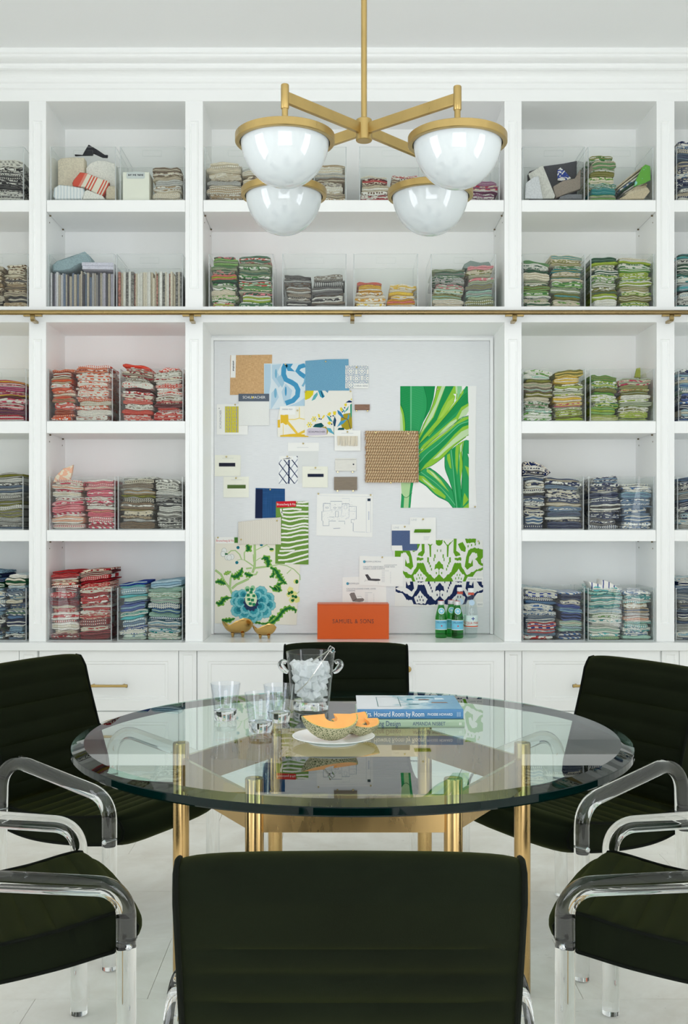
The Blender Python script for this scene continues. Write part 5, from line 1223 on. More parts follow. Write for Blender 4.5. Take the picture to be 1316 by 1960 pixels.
for cx, cy, r_ in pet:
    a = math.atan2(cyf-cy, cxf-cx)
    it.disc(*q(cx, cy), r_/7.311*1.04, (66, 120, 130), n=18, scal=0.05); it.disc(*q(cx, cy), r_/7.311, TL, n=18, scal=0.05)
    it.disc(*q(cx+0.22*r_*math.cos(a), cy+0.22*r_*math.sin(a)), r_/7.311*0.72, TD, n=18, scal=0.08); it.disc(*q(cx+0.42*r_*math.cos(a), cy+0.42*r_*math.sin(a)), r_/7.311*0.42, TE, n=14, scal=0.1)
it.disc(*q(550, 975), 14.2, (44, 58, 92), 16, 26, 0.09)
it.disc(*q(550, 925), 11.5, (214, 228, 190), 14.5, 20); it.disc(*q(500, 780), 5, (150, 196, 150), 5); it.disc(*q(575, 770), 4.5, (150, 196, 150), 5)
for cx, cy in ((510, 870), (550, 830), (590, 880), (520, 930), (570, 940), (540, 990), (590, 1000), (500, 800), (560, 790)): it.disc(*q(cx, cy), 3.6, (36, 130, 84), 3.2, 8, 0.15)
it.done(); it.patch('maker_label', (413, 1028, 447.5, 1040), M_PAPER, up=0.0012); it.text('Brunschwig & Fils', 430.5, 1035, 4.4, flat((206, 60, 74)), xs=0.8, up=0.0020); it.patch('colour_chip', (448.5, 1028.5, 455, 1039), flat((70, 120, 50)), up=0.0012); it.pin(417, 1029)
# 19 zebra
it = Item('zebra_stripe_swatch', 'green swatch with wavy white zebra stripes and a red label', 'swatch', [(526.5, 1079), (590, 1080.5), (590, 959.5), (528, 960.5)], weave('zebra_green', (100, 140, 58), (122, 160, 78), 400, 400, 0.3), 2).pin(567.5, 961.5)
def q(a, b): return (470+a/10.123, 920+b/10.123)
ZW = (236, 236, 228); R = random.Random(8)
for pts in ([(990, 425), (1100, 425), (1215, 410)], [(980, 480), (1080, 485), (1215, 490)], [(720, 560), (860, 548), (980, 550), (1080, 562)], [(680, 540), (690, 610), (720, 690)], [(690, 610), (860, 625), (1010, 605), (1215, 600)], [(710, 690), (860, 705), (1010, 690), (1215, 685)], [(700, 745), (830, 785), (950, 770), (1100, 735), (1215, 740)], [(700, 850), (860, 885), (1000, 855), (1130, 830), (1215, 840)], [(690, 915), (850, 940), (1000, 910), (1110, 885), (1215, 895)], [(690, 1030), (830, 1020), (960, 990), (1100, 960), (1215, 970)], [(680, 1095), (860, 1095), (1000, 1060), (1215, 1040)], [(680, 1190), (860, 1195), (1040, 1160), (1215, 1130)], [(680, 1300), (830, 1300), (1000, 1260), (1215, 1220)], [(655, 1365), (800, 1360), (950, 1350)], [(625, 1440), (760, 1440), (950, 1375), (1215, 1325)], [(630, 1540), (800, 1530), (1000, 1480), (1215, 1415)], [(760, 1610), (900, 1600), (1050, 1550), (1215, 1510)]):
    P_ = [(v.x, v.y) for v in catmull([q(*a)+(0,) for a in pts], 6)]; it.ribbon([(a, b+R.uniform(-0.25, 0.25)) for a, b in P_], 3.3, ZW)
it.done(); it.patch('maker_label', [(529, 971.5), (566, 970), (566, 959), (528.5, 960)], flat((204, 32, 48)), up=0.0005); it.text('Brunschwig & Fils', 547.5, 965.5, 4.4, M_PAPER, xs=0.85, up=0.0014)
# 20 knit
it = Item('knit_swatch', 'cream knitted swatch with zigzag columns overlapping the floral print', 'swatch', [(456, 1040.5), (537.5, 1042), (537.5, 990), (456, 999)], flat((214, 208, 196)), 5, 0.0015)
for c_ in range(24):
    x = 457.5+c_*3.42
    it.ribbon([(x+(0.5 if k % 2 else -0.5), 990+k*2.1) for k in range(26)], 1.7, (228, 223, 212))
it.pr = [(pp, cc) for pp, cc in it.pr if min(b for a, b in pp) > 999-(min(a for a, b in pp)-456)*9/81.5]
it.done(); it.pin(530, 996.5).pin(461.5, 1032.5)
# 22 plan
it = Item('floor_plan', 'white sheet printed with a pale architectural floor plan', 'drawing', [(605, 1025), (712, 1028), (713.5, 946), (606.5, 944.5)], M_PAPER, 1, 0.0004).pin(609, 945).pin(709, 947.5)
def q(a, b): return (600+a/7.311, 935+b/7.311)
G1, G2 = (132, 142, 164), (176, 184, 200)
for pts, w, cc in (([(135, 210), (235, 210), (235, 180), (395, 180), (395, 215), (495, 215), (495, 250), (595, 250), (595, 430), (525, 435), (525, 480), (552, 480), (552, 600)], 0.8, G1), ([(135, 210), (135, 320), (115, 320), (115, 450), (130, 455), (130, 520), (215, 520), (215, 455), (310, 455)], 0.8, G1), ([(345, 458), (435, 458), (435, 500)], 0.7, G1), ([(235, 210), (235, 310), (125, 320)], 0.5, G2), ([(305, 320), (345, 320), (345, 400), (305, 400), (305, 320)], 0.7, G1), ([(425, 235), (465, 235), (465, 285), (425, 285), (425, 235)], 0.6, G2), ([(395, 215), (395, 300), (380, 400)], 0.5, G2), ([(495, 250), (495, 400), (440, 430)], 0.5, G2), ([(395, 140), (500, 140), (500, 180)], 0.4, G2), ([(560, 605), (720, 612)], 0.5, G2), ([(735, 135), (735, 615)], 0.4, G2), ([(275, 560), (370, 555)], 0.9, G1), ([(235, 300), (395, 300)], 0.4, G2), ([(215, 400), (285, 400)], 0.5, G1), ([(505, 320), (590, 320)], 0.4, G2), ([(795, 135), (800, 615), (735, 615)], 0.4, G2), ([(80, 100), (830, 115)], 0.25, G2)):
    it.ribbon([q(*v) for v in pts], w, cc)
R = random.Random(5)
for k in range(110):
    x, y = R.uniform(125, 580), R.uniform(190, 450); it.disc(*q(x, y), R.uniform(0.3, 0.75), G1 if k % 3 else G2, R.uniform(0.2, 0.5), 5)
for cx, cy in ((190, 270), (295, 270), (365, 270)): it.disc(*q(cx, cy), 2.6, G1, 1.8); it.disc(*q(cx, cy), 2.1, (236, 236, 234), 1.3)
it.ink([q(*v) for v in [(752, 140), (795, 140), (795, 177), (752, 177)]], (44, 58, 76)); it.ribbon([q(770, 320), q(770, 440)], 2.4, (206, 210, 220)).done()
# 24 banana leaf
it = Item('banana_leaf_paper', 'tall white wallpaper sheet printed with big green banana leaves', 'wallpaper', [(765.5, 972), (912, 972), (909, 900), (911, 739), (765.5, 739)], flat((240, 240, 238)), 1)
def q(a, b): return (755+a/7.688, 730+b/7.688)
clip = (765.5, 739.2, 896.7, 972)
GA, GB, GD, LI, PA, OU, RB = hx('2f9e5e'), hx('1f9150'), hx('127a42'), hx('8fc440'), hx('c3dcae'), hx('0c6a38'), hx('6cc08c')
def K(l, c): it.ink([q(*v) for v in l], c, clip)
def KR(l, w, c): it.ribbon([(v.x, v.y) for v in catmull([q(*a)+(0,) for a in l], 6)], w, c, clip)
K([(80, 70), (595, 70), (570, 250), (520, 420), (420, 600), (370, 740), (340, 860), (80, 860)], GA); K([(80, 70), (240, 70), (240, 860), (80, 860)], GB); K([(425, 70), (595, 70), (570, 250), (500, 440), (440, 560), (470, 400), (470, 250)], hx('1a8a4c'))
K([(228, 70), (250, 70), (245, 860), (228, 860)], RB); KR([(425, 70), (468, 240), (470, 400), (430, 560)], 0.7, OU)
K([(80, 330), (130, 440), (155, 600), (160, 860), (80, 860)], LI); K([(80, 390), (110, 500), (135, 860), (80, 860)], PA); KR([(80, 330), (130, 440), (155, 600), (158, 740)], 1.6, GD)
K([(625, 70), (985, 70), (990, 180), (880, 300), (780, 440), (650, 620), (480, 810), (350, 980), (350, 800), (430, 620), (520, 440), (590, 230)], LI)
K([(690, 70), (745, 70), (640, 330), (560, 520), (450, 680), (385, 760), (480, 560), (600, 330)], PA); K([(745, 70), (870, 70), (800, 200), (690, 400), (620, 570), (430, 800), (350, 930), (360, 850), (450, 690), (570, 530), (650, 330)], GB)
K([(890, 70), (985, 70), (985, 180), (900, 180)], PA); K([(920, 70), (985, 70), (985, 110), (920, 280)], hx('8ccb94')); K([(860, 185), (905, 185), (895, 290), (870, 300), (890, 225)], hx('f0f0ee')); K([(780, 300), (870, 230), (850, 330), (700, 520), (640, 560), (720, 420)], hx('a9d055'))
KR([(625, 70), (590, 230), (520, 440), (430, 620), (360, 800)], 0.9, OU)
K([(1050, 70), (1075, 75), (1085, 480), (1000, 520), (940, 570), (860, 600), (700, 720), (560, 830), (420, 970), (350, 1060), (350, 930), (470, 810), (640, 620), (780, 460), (880, 330), (960, 200)], GA)
K([(880, 350), (1065, 180), (1085, 330), (960, 400), (800, 560), (600, 740), (420, 900), (360, 960), (480, 810), (660, 620), (790, 470)], GB)
K([(1085, 320), (980, 380), (900, 520), (800, 600), (640, 740), (420, 930), (360, 1010), (420, 990), (580, 850), (730, 730), (900, 610), (1000, 520), (1085, 440)], LI); K([(1085, 360), (990, 430), (930, 560), (1040, 500), (1085, 450)], PA); K([(820, 600), (910, 550), (910, 600), (760, 700), (640, 790), (700, 720)], PA)
K([(1010, 110), (960, 210), (860, 340), (780, 440), (640, 580), (480, 800), (505, 810), (680, 590), (810, 440), (910, 320), (1010, 170)], LI); K([(1060, 480), (1085, 440), (1085, 505), (1040, 505)], hx('f0f0ee')); KR([(1060, 170), (960, 260), (820, 430), (660, 620), (480, 810), (360, 930)], 0.9, OU)
K([(1085, 510), (1085, 790), (1000, 850), (850, 970), (720, 1110), (560, 1230), (430, 1290), (350, 1350), (350, 1070), (480, 960), (640, 830), (800, 720), (900, 600), (1000, 530)], GA); K([(1085, 600), (960, 640), (800, 780), (640, 930), (480, 1060), (350, 1210), (350, 1350), (560, 1130), (760, 900), (960, 700), (1085, 640)], GB)
K([(1085, 640), (1000, 670), (880, 780), (760, 920), (620, 1060), (450, 1220), (360, 1340), (450, 1285), (560, 1230), (730, 1100), (880, 950), (1085, 790)], LI); K([(1085, 690), (980, 740), (850, 860), (720, 990), (560, 1150), (640, 1120), (760, 1010), (900, 900), (1085, 780)], PA)
K([(1085, 515), (1000, 540), (900, 610), (760, 730), (560, 880), (350, 1050), (350, 1080), (560, 920), (780, 750), (920, 630), (1085, 550)], LI); KR([(1085, 590), (950, 640), (800, 780), (640, 930), (480, 1060), (350, 1210)], 1.3, RB); KR([(1085, 505), (990, 530), (900, 600), (760, 720), (560, 870), (350, 1060)], 0.9, OU); KR([(1085, 790), (880, 945), (720, 1110), (560, 1230), (430, 1290), (350, 1345)], 0.9, OU)
K([(430, 1290), (520, 1270), (600, 1330), (720, 1440), (830, 1580), (900, 1720), (980, 1870), (860, 1870), (780, 1770), (640, 1700), (540, 1620), (460, 1540), (350, 1470), (350, 1350)], GA); K([(350, 1380), (430, 1400), (560, 1530), (680, 1620), (750, 1690), (740, 1730), (600, 1650), (480, 1530), (350, 1440)], LI); K([(400, 1420), (520, 1510), (600, 1590), (540, 1560), (430, 1470)], PA)
K([(470, 1285), (560, 1330), (680, 1450), (800, 1630), (740, 1570), (600, 1430), (470, 1330)], hx('a4cf5c')); K([(500, 1300), (580, 1360), (680, 1480), (600, 1420)], PA); KR([(385, 1335), (620, 1510), (780, 1680), (920, 1865)], 1.4, RB); KR([(500, 1270), (600, 1330), (720, 1440), (830, 1580), (900, 1720)], 0.9, OU); KR([(350, 1470), (460, 1540), (540, 1620), (640, 1700), (780, 1770), (860, 1865)], 0.9, OU)
K([(735, 1100), (830, 1000), (960, 900), (950, 1100), (960, 1400), (980, 1600), (990, 1870), (900, 1870), (860, 1650), (800, 1450), (740, 1280)], GA); K([(770, 1080), (810, 1060), (835, 1290), (810, 1270), (770, 1150)], LI); K([(900, 940), (945, 930), (930, 1200), (920, 1380), (895, 1250), (890, 1050)], LI); K([(830, 1010), (890, 970), (880, 1200), (940, 1700), (980, 1870), (930, 1870), (880, 1500)], GB); KR([(830, 1010), (850, 1200), (880, 1500), (912, 1865)], 1.4, RB); KR([(735, 1100), (740, 1280), (800, 1450), (860, 1650), (900, 1865)], 0.9, OU)
K([(1000, 880), (1050, 860), (1090, 870), (1090, 1870), (960, 1870), (990, 1600), (990, 1200)], GA); K([(1000, 900), (1030, 880), (1000, 1300), (1000, 1700), (960, 1870), (985, 1500)], GB); K([(945, 910), (1020, 870), (990, 1050), (1000, 1250), (970, 1450), (975, 1580), (950, 1300), (955, 1100)], LI); K([(960, 950), (1005, 890), (985, 1020), (965, 1050)], PA); K([(1030, 1240), (1090, 1270), (1090, 1420)], LI); K([(1025, 1640), (1085, 1740), (1000, 1840), (1010, 1700)], LI); K([(1095, 1780), (1095, 1870), (990, 1870)], LI)
KR([(1000, 880), (985, 1060), (1000, 1250), (975, 1580), (985, 1700)], 0.8, OU); K([(1050, 810), (1095, 790), (1095, 870), (1045, 855)], hx('f0f0ee')); K([(1070, 1065), (1095, 1075), (1095, 1150)], hx('f0f0ee'))
K([(90, 1490), (275, 1490), (250, 1640), (230, 1870), (85, 1870), (100, 1640)], hx('b4d6a0')); K([(85, 1870), (100, 1640), (140, 1700), (130, 1870)], GA); K([(235, 1490), (275, 1490), (250, 1640), (230, 1870), (200, 1870), (215, 1650)], GA); KR([(95, 1660), (170, 1710), (255, 1640)], 0.9, OU)
# fine veins
for k in range(26):
    y = 90+k*26
    if y < 720: KR([(248, y+24), (330, y+4), (420-max(0, (y-420))*0.25, y-22)], 0.25, hx('58b581')); KR([(232, y+26), (170, y+6), (100+max(0, y-330)*0.14, y-14)], 0.25, hx('4aac72'))
it.done(); it.pin(837, 745.5).pin(908.5, 970)
# 23 jute rug sample: rows of real braided cord
jt = thing('jute_rug_sample', 'thick square braided jute rug sample overlapping the banana leaf paper', 'rug sample', (BX(749), DB-0.02, BZ(923)))
yj = DB-0.0045; R = random.Random(9); M_J1 = mat('jute_brown', (174, 140, 106), 0.95, spec=0.1, noise=(300, 0.3)); M_J2 = mat('jute_pale', (224, 206, 170), 0.95, spec=0.1, noise=(300, 0.2))
MB().box(BX(701), BX(798), yj-0.003, yj, BZ(922), BZ(826)).build('backing', M_J1, jt)
nrow = 17
for r_ in range(nrow):
    z = BZ(828+r_*(93/(nrow-1))); xo0 = 699+R.uniform(-0.8, 1.5); xo1 = 799.5+R.uniform(-1.0, 0.8); m = MB()
    m.tube([(BX(xo0+(xo1-xo0)*k/24), yj-0.0075-0.0012*(k % 2), z+0.0006*math.sin(k*2.1+r_)) for k in range(25)], 0.0076, 7)
    row_o = m.build('cord_row', M_J1, jt)
    m = MB()
    for k in range(21):
        x = BX(xo0+2.4+(xo1-xo0-4.4)*(k+0.5*(r_ % 2))/21.0); m.tube([(x-0.0022, yj-0.0125, z-0.0062), (x, yj-0.0168, z), (x+0.0022, yj-0.0125, z+0.0062)], 0.0023, 5)
    m.build('stitches', M_J2, row_o)['kind'] = 'stuff'
m = MB()
for k in range(60):
    s_ = R.choice((-1, 1)); z = BZ(R.uniform(826, 922)); x = BX(699 if s_ < 0 else 800); m.tube([(x+0.006*-s_, yj-0.008, z), (x+s_*R.uniform(0.002, 0.008), yj-R.uniform(0.006, 0.014), z+R.uniform(-0.006, 0.006))], 0.0009, 4)
m.build('frayed_fibres', M_J1, jt)['kind'] = 'stuff'
for a, b in ((718, 829), (780, 831), (747, 924.5)):
    m = MB().lathe([(0.0, 0.004), (0.004, 0.003), (0.0046, 0.001), (0.003, 0.0), (0.0, 0.0)], n=10); m.xf(Matrix.Translation((BX(a), yj-0.0165, BZ(b))) @ Matrix.Rotation(math.pi/2, 4, 'X')); m.build('push_pin', M_PUSH, jt)
# 27/28 ikats
def ikat(name, lab, rect, ax, oy, col, lay, extra=None):
    it = Item(name, lab, 'swatch', rect, flat((232, 232, 228)), lay)
    def q(a, b): return (740+a/6.926, 985+(b+oy)/6.926)
    R = random.Random(3)
    def jag(pts):
        o = []
        for i in range(len(pts)):
            a, b = pts[i], pts[(i+1) % len(pts)]; n = max(1, int(abs(b[0]-a[0])/14))
            for k in range(n):
                t = k/n; o.append((a[0]+(b[0]-a[0])*t, a[1]+(b[1]-a[1])*t+(R.uniform(-9, 9) if k else 0)))
        return o
    def D(pts, c, mirror=True):
        pts = jag(pts); it.ink([q(ax-690+a, b) for a, b in pts], c)
        if mirror: it.ink([q(ax+690-a, b) for a, b in pts], c)
    Wt = (232, 232, 228)
    D([(690, 790), (750, 850), (850, 760), (890, 650), (905, 635), (980, 640), (990, 690), (1060, 800), (1130, 760), (1275, 690), (1275, 730), (1160, 790), (1130, 840), (1060, 840), (1035, 900), (690, 900)], col)
    D([(950, 715), (985, 770), (1030, 810), (1000, 890), (880, 890), (850, 830), (910, 770)], Wt)
    for a, b in ((930, 800), (965, 800), (950, 840), (910, 845), (985, 850)): D([(a-6, b-12), (a+6, b-16), (a+6, b+12), (a-6, b+16)], col)
    D([(690, 612), (740, 660), (752, 728), (705, 715), (690, 740)], col); D([(690, 740), (694, 740), (694, 800), (690, 800)], col); D([(720, 735), (760, 740), (765, 790), (745, 840), (715, 800), (700, 765)], Wt); D([(718, 762), (732, 758), (732, 788), (718, 790)], col)
    D([(895, 578), (985, 570), (985, 606), (900, 602)], col)
    D([(885, 300), (925, 300), (918, 480), (960, 505), (975, 540), (905, 550), (880, 500)], col); D([(940, 390), (1000, 360), (1045, 440), (1040, 490), (985, 480), (960, 440)], col)
    D([(1080, 470), (1150, 440), (1275, 460), (1275, 690), (1225, 660), (1165, 590), (1200, 560), (1190, 510), (1130, 500), (1090, 560), (1080, 640), (1110, 650), (1135, 590), (1140, 680), (1060, 730), (1030, 690), (1050, 560)], col)
    D([(1245, 590), (1275, 560), (1275, 650), (1250, 640)], Wt); D([(1035, 320), (1180, 320), (1175, 375), (1050, 375)], col); D([(1180, 760), (1275, 730), (1275, 800), (1150, 805)], Wt)
    for a, b in ((1075, 420), (1120, 405), (1170, 395), (1222, 380)): D([(a-7, b-14), (a+7, b-18), (a+7, b+12), (a-7, b+16)], col)
    D([(690, 335), (740, 335), (735, 380), (705, 410), (690, 412)], col); D([(755, 340), (790, 395), (812, 400), (870, 340), (880, 345), (820, 415), (812, 560), (794, 560), (794, 415), (750, 360)], col)
    for a, b, w, h in ((835, 600, 11, 32), (820, 645, 8, 14), (805, 682, 8, 14), (790, 725, 7, 14), (745, 550, 8, 22), (757, 595, 6, 20), (713, 478, 5, 14)): D([(a-w, b-h), (a+w, b-h-4), (a+w, b+h), (a-w, b+h+4)], col)
    return it
it = ikat('navy_ikat_swatch', 'white swatch with a navy ikat pattern behind the water bottles', [(755, 1160), (924, 1162), (924, 1106), (755, 1106)], 700, 290, (28, 42, 84), 1)
it.done(); it.patch('maker_label', (912, 1152, 924, 1161), M_PAPER); it.text('SEAS', 918, 1157, 3.4, M_GREYINK)
it = ikat('green_ikat_swatch', 'white swatch with a bright green ikat pattern', [(753, 1113), (923.5, 1113), (923, 1034), (838, 1031), (753, 1034)], 690, 0, (98, 156, 34), 2)
it.done(); it.patch('maker_label', (894, 1104, 924, 1113), M_PAPER); it.text('CHINA SEAS', 908.5, 1108.5, 3.6, M_GREYINK); it.pin(914.5, 1036)
# 25 denim card, 26 trim card
it = Item('denim_swatch_card', 'white card with a slate blue woven swatch beside the green trim card', 'card', (749, 1004, 798, 1054), M_PAPER, 3).pin(774, 1008)
it.patch('blue_cloth', [(749.2, 1044), (769, 1044), (770, 1054), (798, 1053.5), (798, 1015.5), (749.2, 1015.5)], weave('denim_weave', (66, 84, 122), (96, 114, 150), 300, 500)); it.text('LINE', 758, 1010, 4, M_FAINT)
it = Item('green_trim_card', 'white card with a bright green twisted trim sample', 'card', (784, 990.5, 833.5, 1041), M_PAPER, 4).pin(809, 994); it.text('LINE', 792, 995, 4, M_FAINT)
m = MB()
for k in range(20):
    x = BX(793+k*1.55); m.tube([(x-0.002, it.y-0.003, BZ(1019)), (x+0.001, it.y-0.008, BZ(1016)), (x+0.003, it.y-0.003, BZ(1013.4))], 0.0026, 6)
m.build('twisted_trim', flat((92, 146, 34)), it.o)['kind'] = 'stuff'
for k in range(4): it.ribbon([(810, 1027+k*2), (822-k, 1027+k*2)], 0.5, (190, 196, 204))
it.done()
# 29/30 lounge sheets
def lounge(name, lab, rect, lay, ox, oy, title, shape, col, pin):
    it = Item(name, lab, 'sheet', rect, M_PAPER, lay, 0.0004)
    if pin: it.pin(*pin)
    it.disc(ox+8, oy+8, 2.7, (78, 160, 186)); it.text('BROWN JORDAN', ox+24, oy+8, 2.9, M_GREYINK)
    for i, t in enumerate(title): it.text(t, ox+5.5, oy+18+i*3.8, 2.9, M_GREYINK, align='LEFT', xs=0.88)
    it.ink(shape, col)
    for k in range(9): it.ribbon([(ox+41, oy+25.5+k*2.6), (ox+41+(14 if k == 0 else 6), oy+25.5+k*2.6)], 0.5, (188, 192, 198)); it.ribbon([(ox+57, oy+28+k*2.6), (ox+59, oy+28+k*2.6)], 0.5, (188, 192, 198))
    return it
def q(a, b): return (600+a/7.311, 935+b/7.311)
it = lounge('chair_spec_sheet', 'printed sheet showing a grey cushioned lounge chair, partly behind the orange box', [(655, 1182), (739.5, 1182), (738, 1102), (655, 1105)], 1, 657, 1109, ('CALCUTTA LOUNGE CHAIR, LOOSE', 'CUSHIONS'), [q(*v) for v in [(500, 1480), (520, 1460), (570, 1455), (605, 1540), (690, 1535), (708, 1555), (690, 1580), (640, 1588), (545, 1580)]], (132, 126, 122), None)
it.ribbon([q(*v) for v in [(605, 1540), (550, 1575)]], 0.8, (60, 58, 60)); it.ribbon([q(*v) for v in [(610, 1510), (660, 1508), (680, 1535)]], 0.5, (170, 168, 166)).done()
it = lounge('lounger_spec_sheet', 'printed sheet showing a dark adjustable chaise lounger', [(686.5, 1120.5), (770.5, 1123), (771, 1066), (687.5, 1064)], 3, 689, 1067, ('CALCUTTA ADJUSTABLE CHAISE WITH', 'WHEELS, LOOSE CUSHION'), [q(*v) for v in [(718, 1205), (755, 1198), (802, 1262), (910, 1265), (935, 1275), (925, 1290), (870, 1294), (765, 1286)]], (78, 76, 80), (731, 1066.5))
it.ribbon([q(720, 1205), q(765, 1286)], 0.6, (40, 40, 44)); it.ribbon([q(725, 1270), q(712, 1305)], 0.4, (150, 150, 150)); it.ribbon([q(765, 1286), q(722, 1290)], 0.4, (150, 150, 150)); it.ribbon([q(903, 1293), q(905, 1335)], 0.4, (150, 150, 150)); it.ribbon([q(985, 1072), q(1165, 1068)], 0.7, (130, 134, 142)).done()
# ---------------------------------------------------------------- things on the counter
# orange box
ob0, ob1 = WX(607, 5.035), WX(744, 5.035); oy = 5.035; oz = Z_COUNTER; ozt = WZ(1157, 5.035)
t = thing('orange_box', 'glossy orange presentation box standing on the counter', 'box', ((ob0+ob1)/2, oy+0.06, oz))
M_OR = mat('orange_lacquer', (206, 84, 16), 0.4, spec=0.3)
MB().box(ob0, ob1, oy, oy+0.125, oz, ozt-0.002).build('box_body', M_OR, t, bevel=0.0015)
MB().box(ob0-0.0005, ob1+0.0005, oy-0.0006, oy+0.1255, ozt-0.0015, ozt+0.0015).build('lid', M_OR, t)
lettering('SAMUEL & SONS', 0.029, lambda u, v: ((ob0+ob1)/2+u, oy-0.0007, WZ(1189.5, oy)+v), mat('box_ink', (92, 46, 30), 0.6), t, spacing=1.12, xs=0.86)
# footed gold bowls
def gold_bowl(lab, px0, px1, py_base, d, rim, hgt, feet):
    xc = (WX(px0, d)+WX(px1, d))/2; a = (WX(px1, d)-WX(px0, d))/2; b = a*0.62; z0 = Z_COUNTER
    t = thing('footed_bowl', lab, 'bowl', (xc, d, z0), 'small gold footed bowls')
    n = 40; zf = hgt*0.20
    def rz(c):
        for i in range(len(rim)-1):
            if rim[i][0] <= c <= rim[i+1][0]:
                q = (c-rim[i][0])/(rim[i+1][0]-rim[i][0]); q = q*q*(3-2*q); return rim[i][1]+(rim[i+1][1]-rim[i][1])*q
        return rim[-1][1]
    rows = []
    prof = [(0.0, 0.0), (0.25, 0.01), (0.45, 0.06), (0.62, 0.18), (0.78, 0.38), (0.90, 0.62), (0.97, 0.84), (1.0, 1.0)]
    inn = [(0.975, 1.0), (0.94, 0.84), (0.87, 0.64), (0.74, 0.42), (0.58, 0.24), (0.40, 0.13), (0.2, 0.09), (0.0, 0.085)]
    for r, h in prof+inn:
        row_ = []
        for k in range(n):
            th = 2*math.pi*k/n; c = math.cos(th); y_ = math.sin(th)
            top = rz(max(-1, min(1, c)))*hgt
            row_.append((xc+a*max(r, 1e-4)*c*(1.0+0.0*h), d+b*max(r, 1e-4)*y_, z0+zf+(top-zf)*h))
        rows.append(row_)
    m = MB(); m.grid(rows, closed_v=True); m.build('bowl_body', M_GOLD, t)
    for fx, fy in feet:
        m = MB().lathe([(0.0, 0.0), (0.0042, 0.0), (0.0055, 0.006), (0.009, zf*1.25), (0.0, zf*1.25)], (xc+fx*a, d+fy*b, z0), 12); m.build('foot', M_GOLD, t)
gold_bowl('larger gold bowl on little feet beside the small one', 424, 485, 1218, 5.145, [(-1.0, 0.88), (-0.55, 0.62), (-0.1, 0.84), (0.35, 1.0), (0.7, 0.96), (1.0, 0.74)], 0.0885, [(-0.30, -0.35), (0.33, -0.35), (-0.30, 0.35), (0.33, 0.35)])
gold_bowl('smaller gold bowl on little feet next to the large one', 482.5, 529, 1222, 5.075, [(-1.0, 0.92), (-0.6, 0.66), (-0.1, 0.84), (0.35, 1.0), (0.7, 0.96), (1.0, 0.78)], 0.069, [(-0.34, -0.3), (0.36, -0.3), (-0.34, 0.35), (0.36, 0.35)])
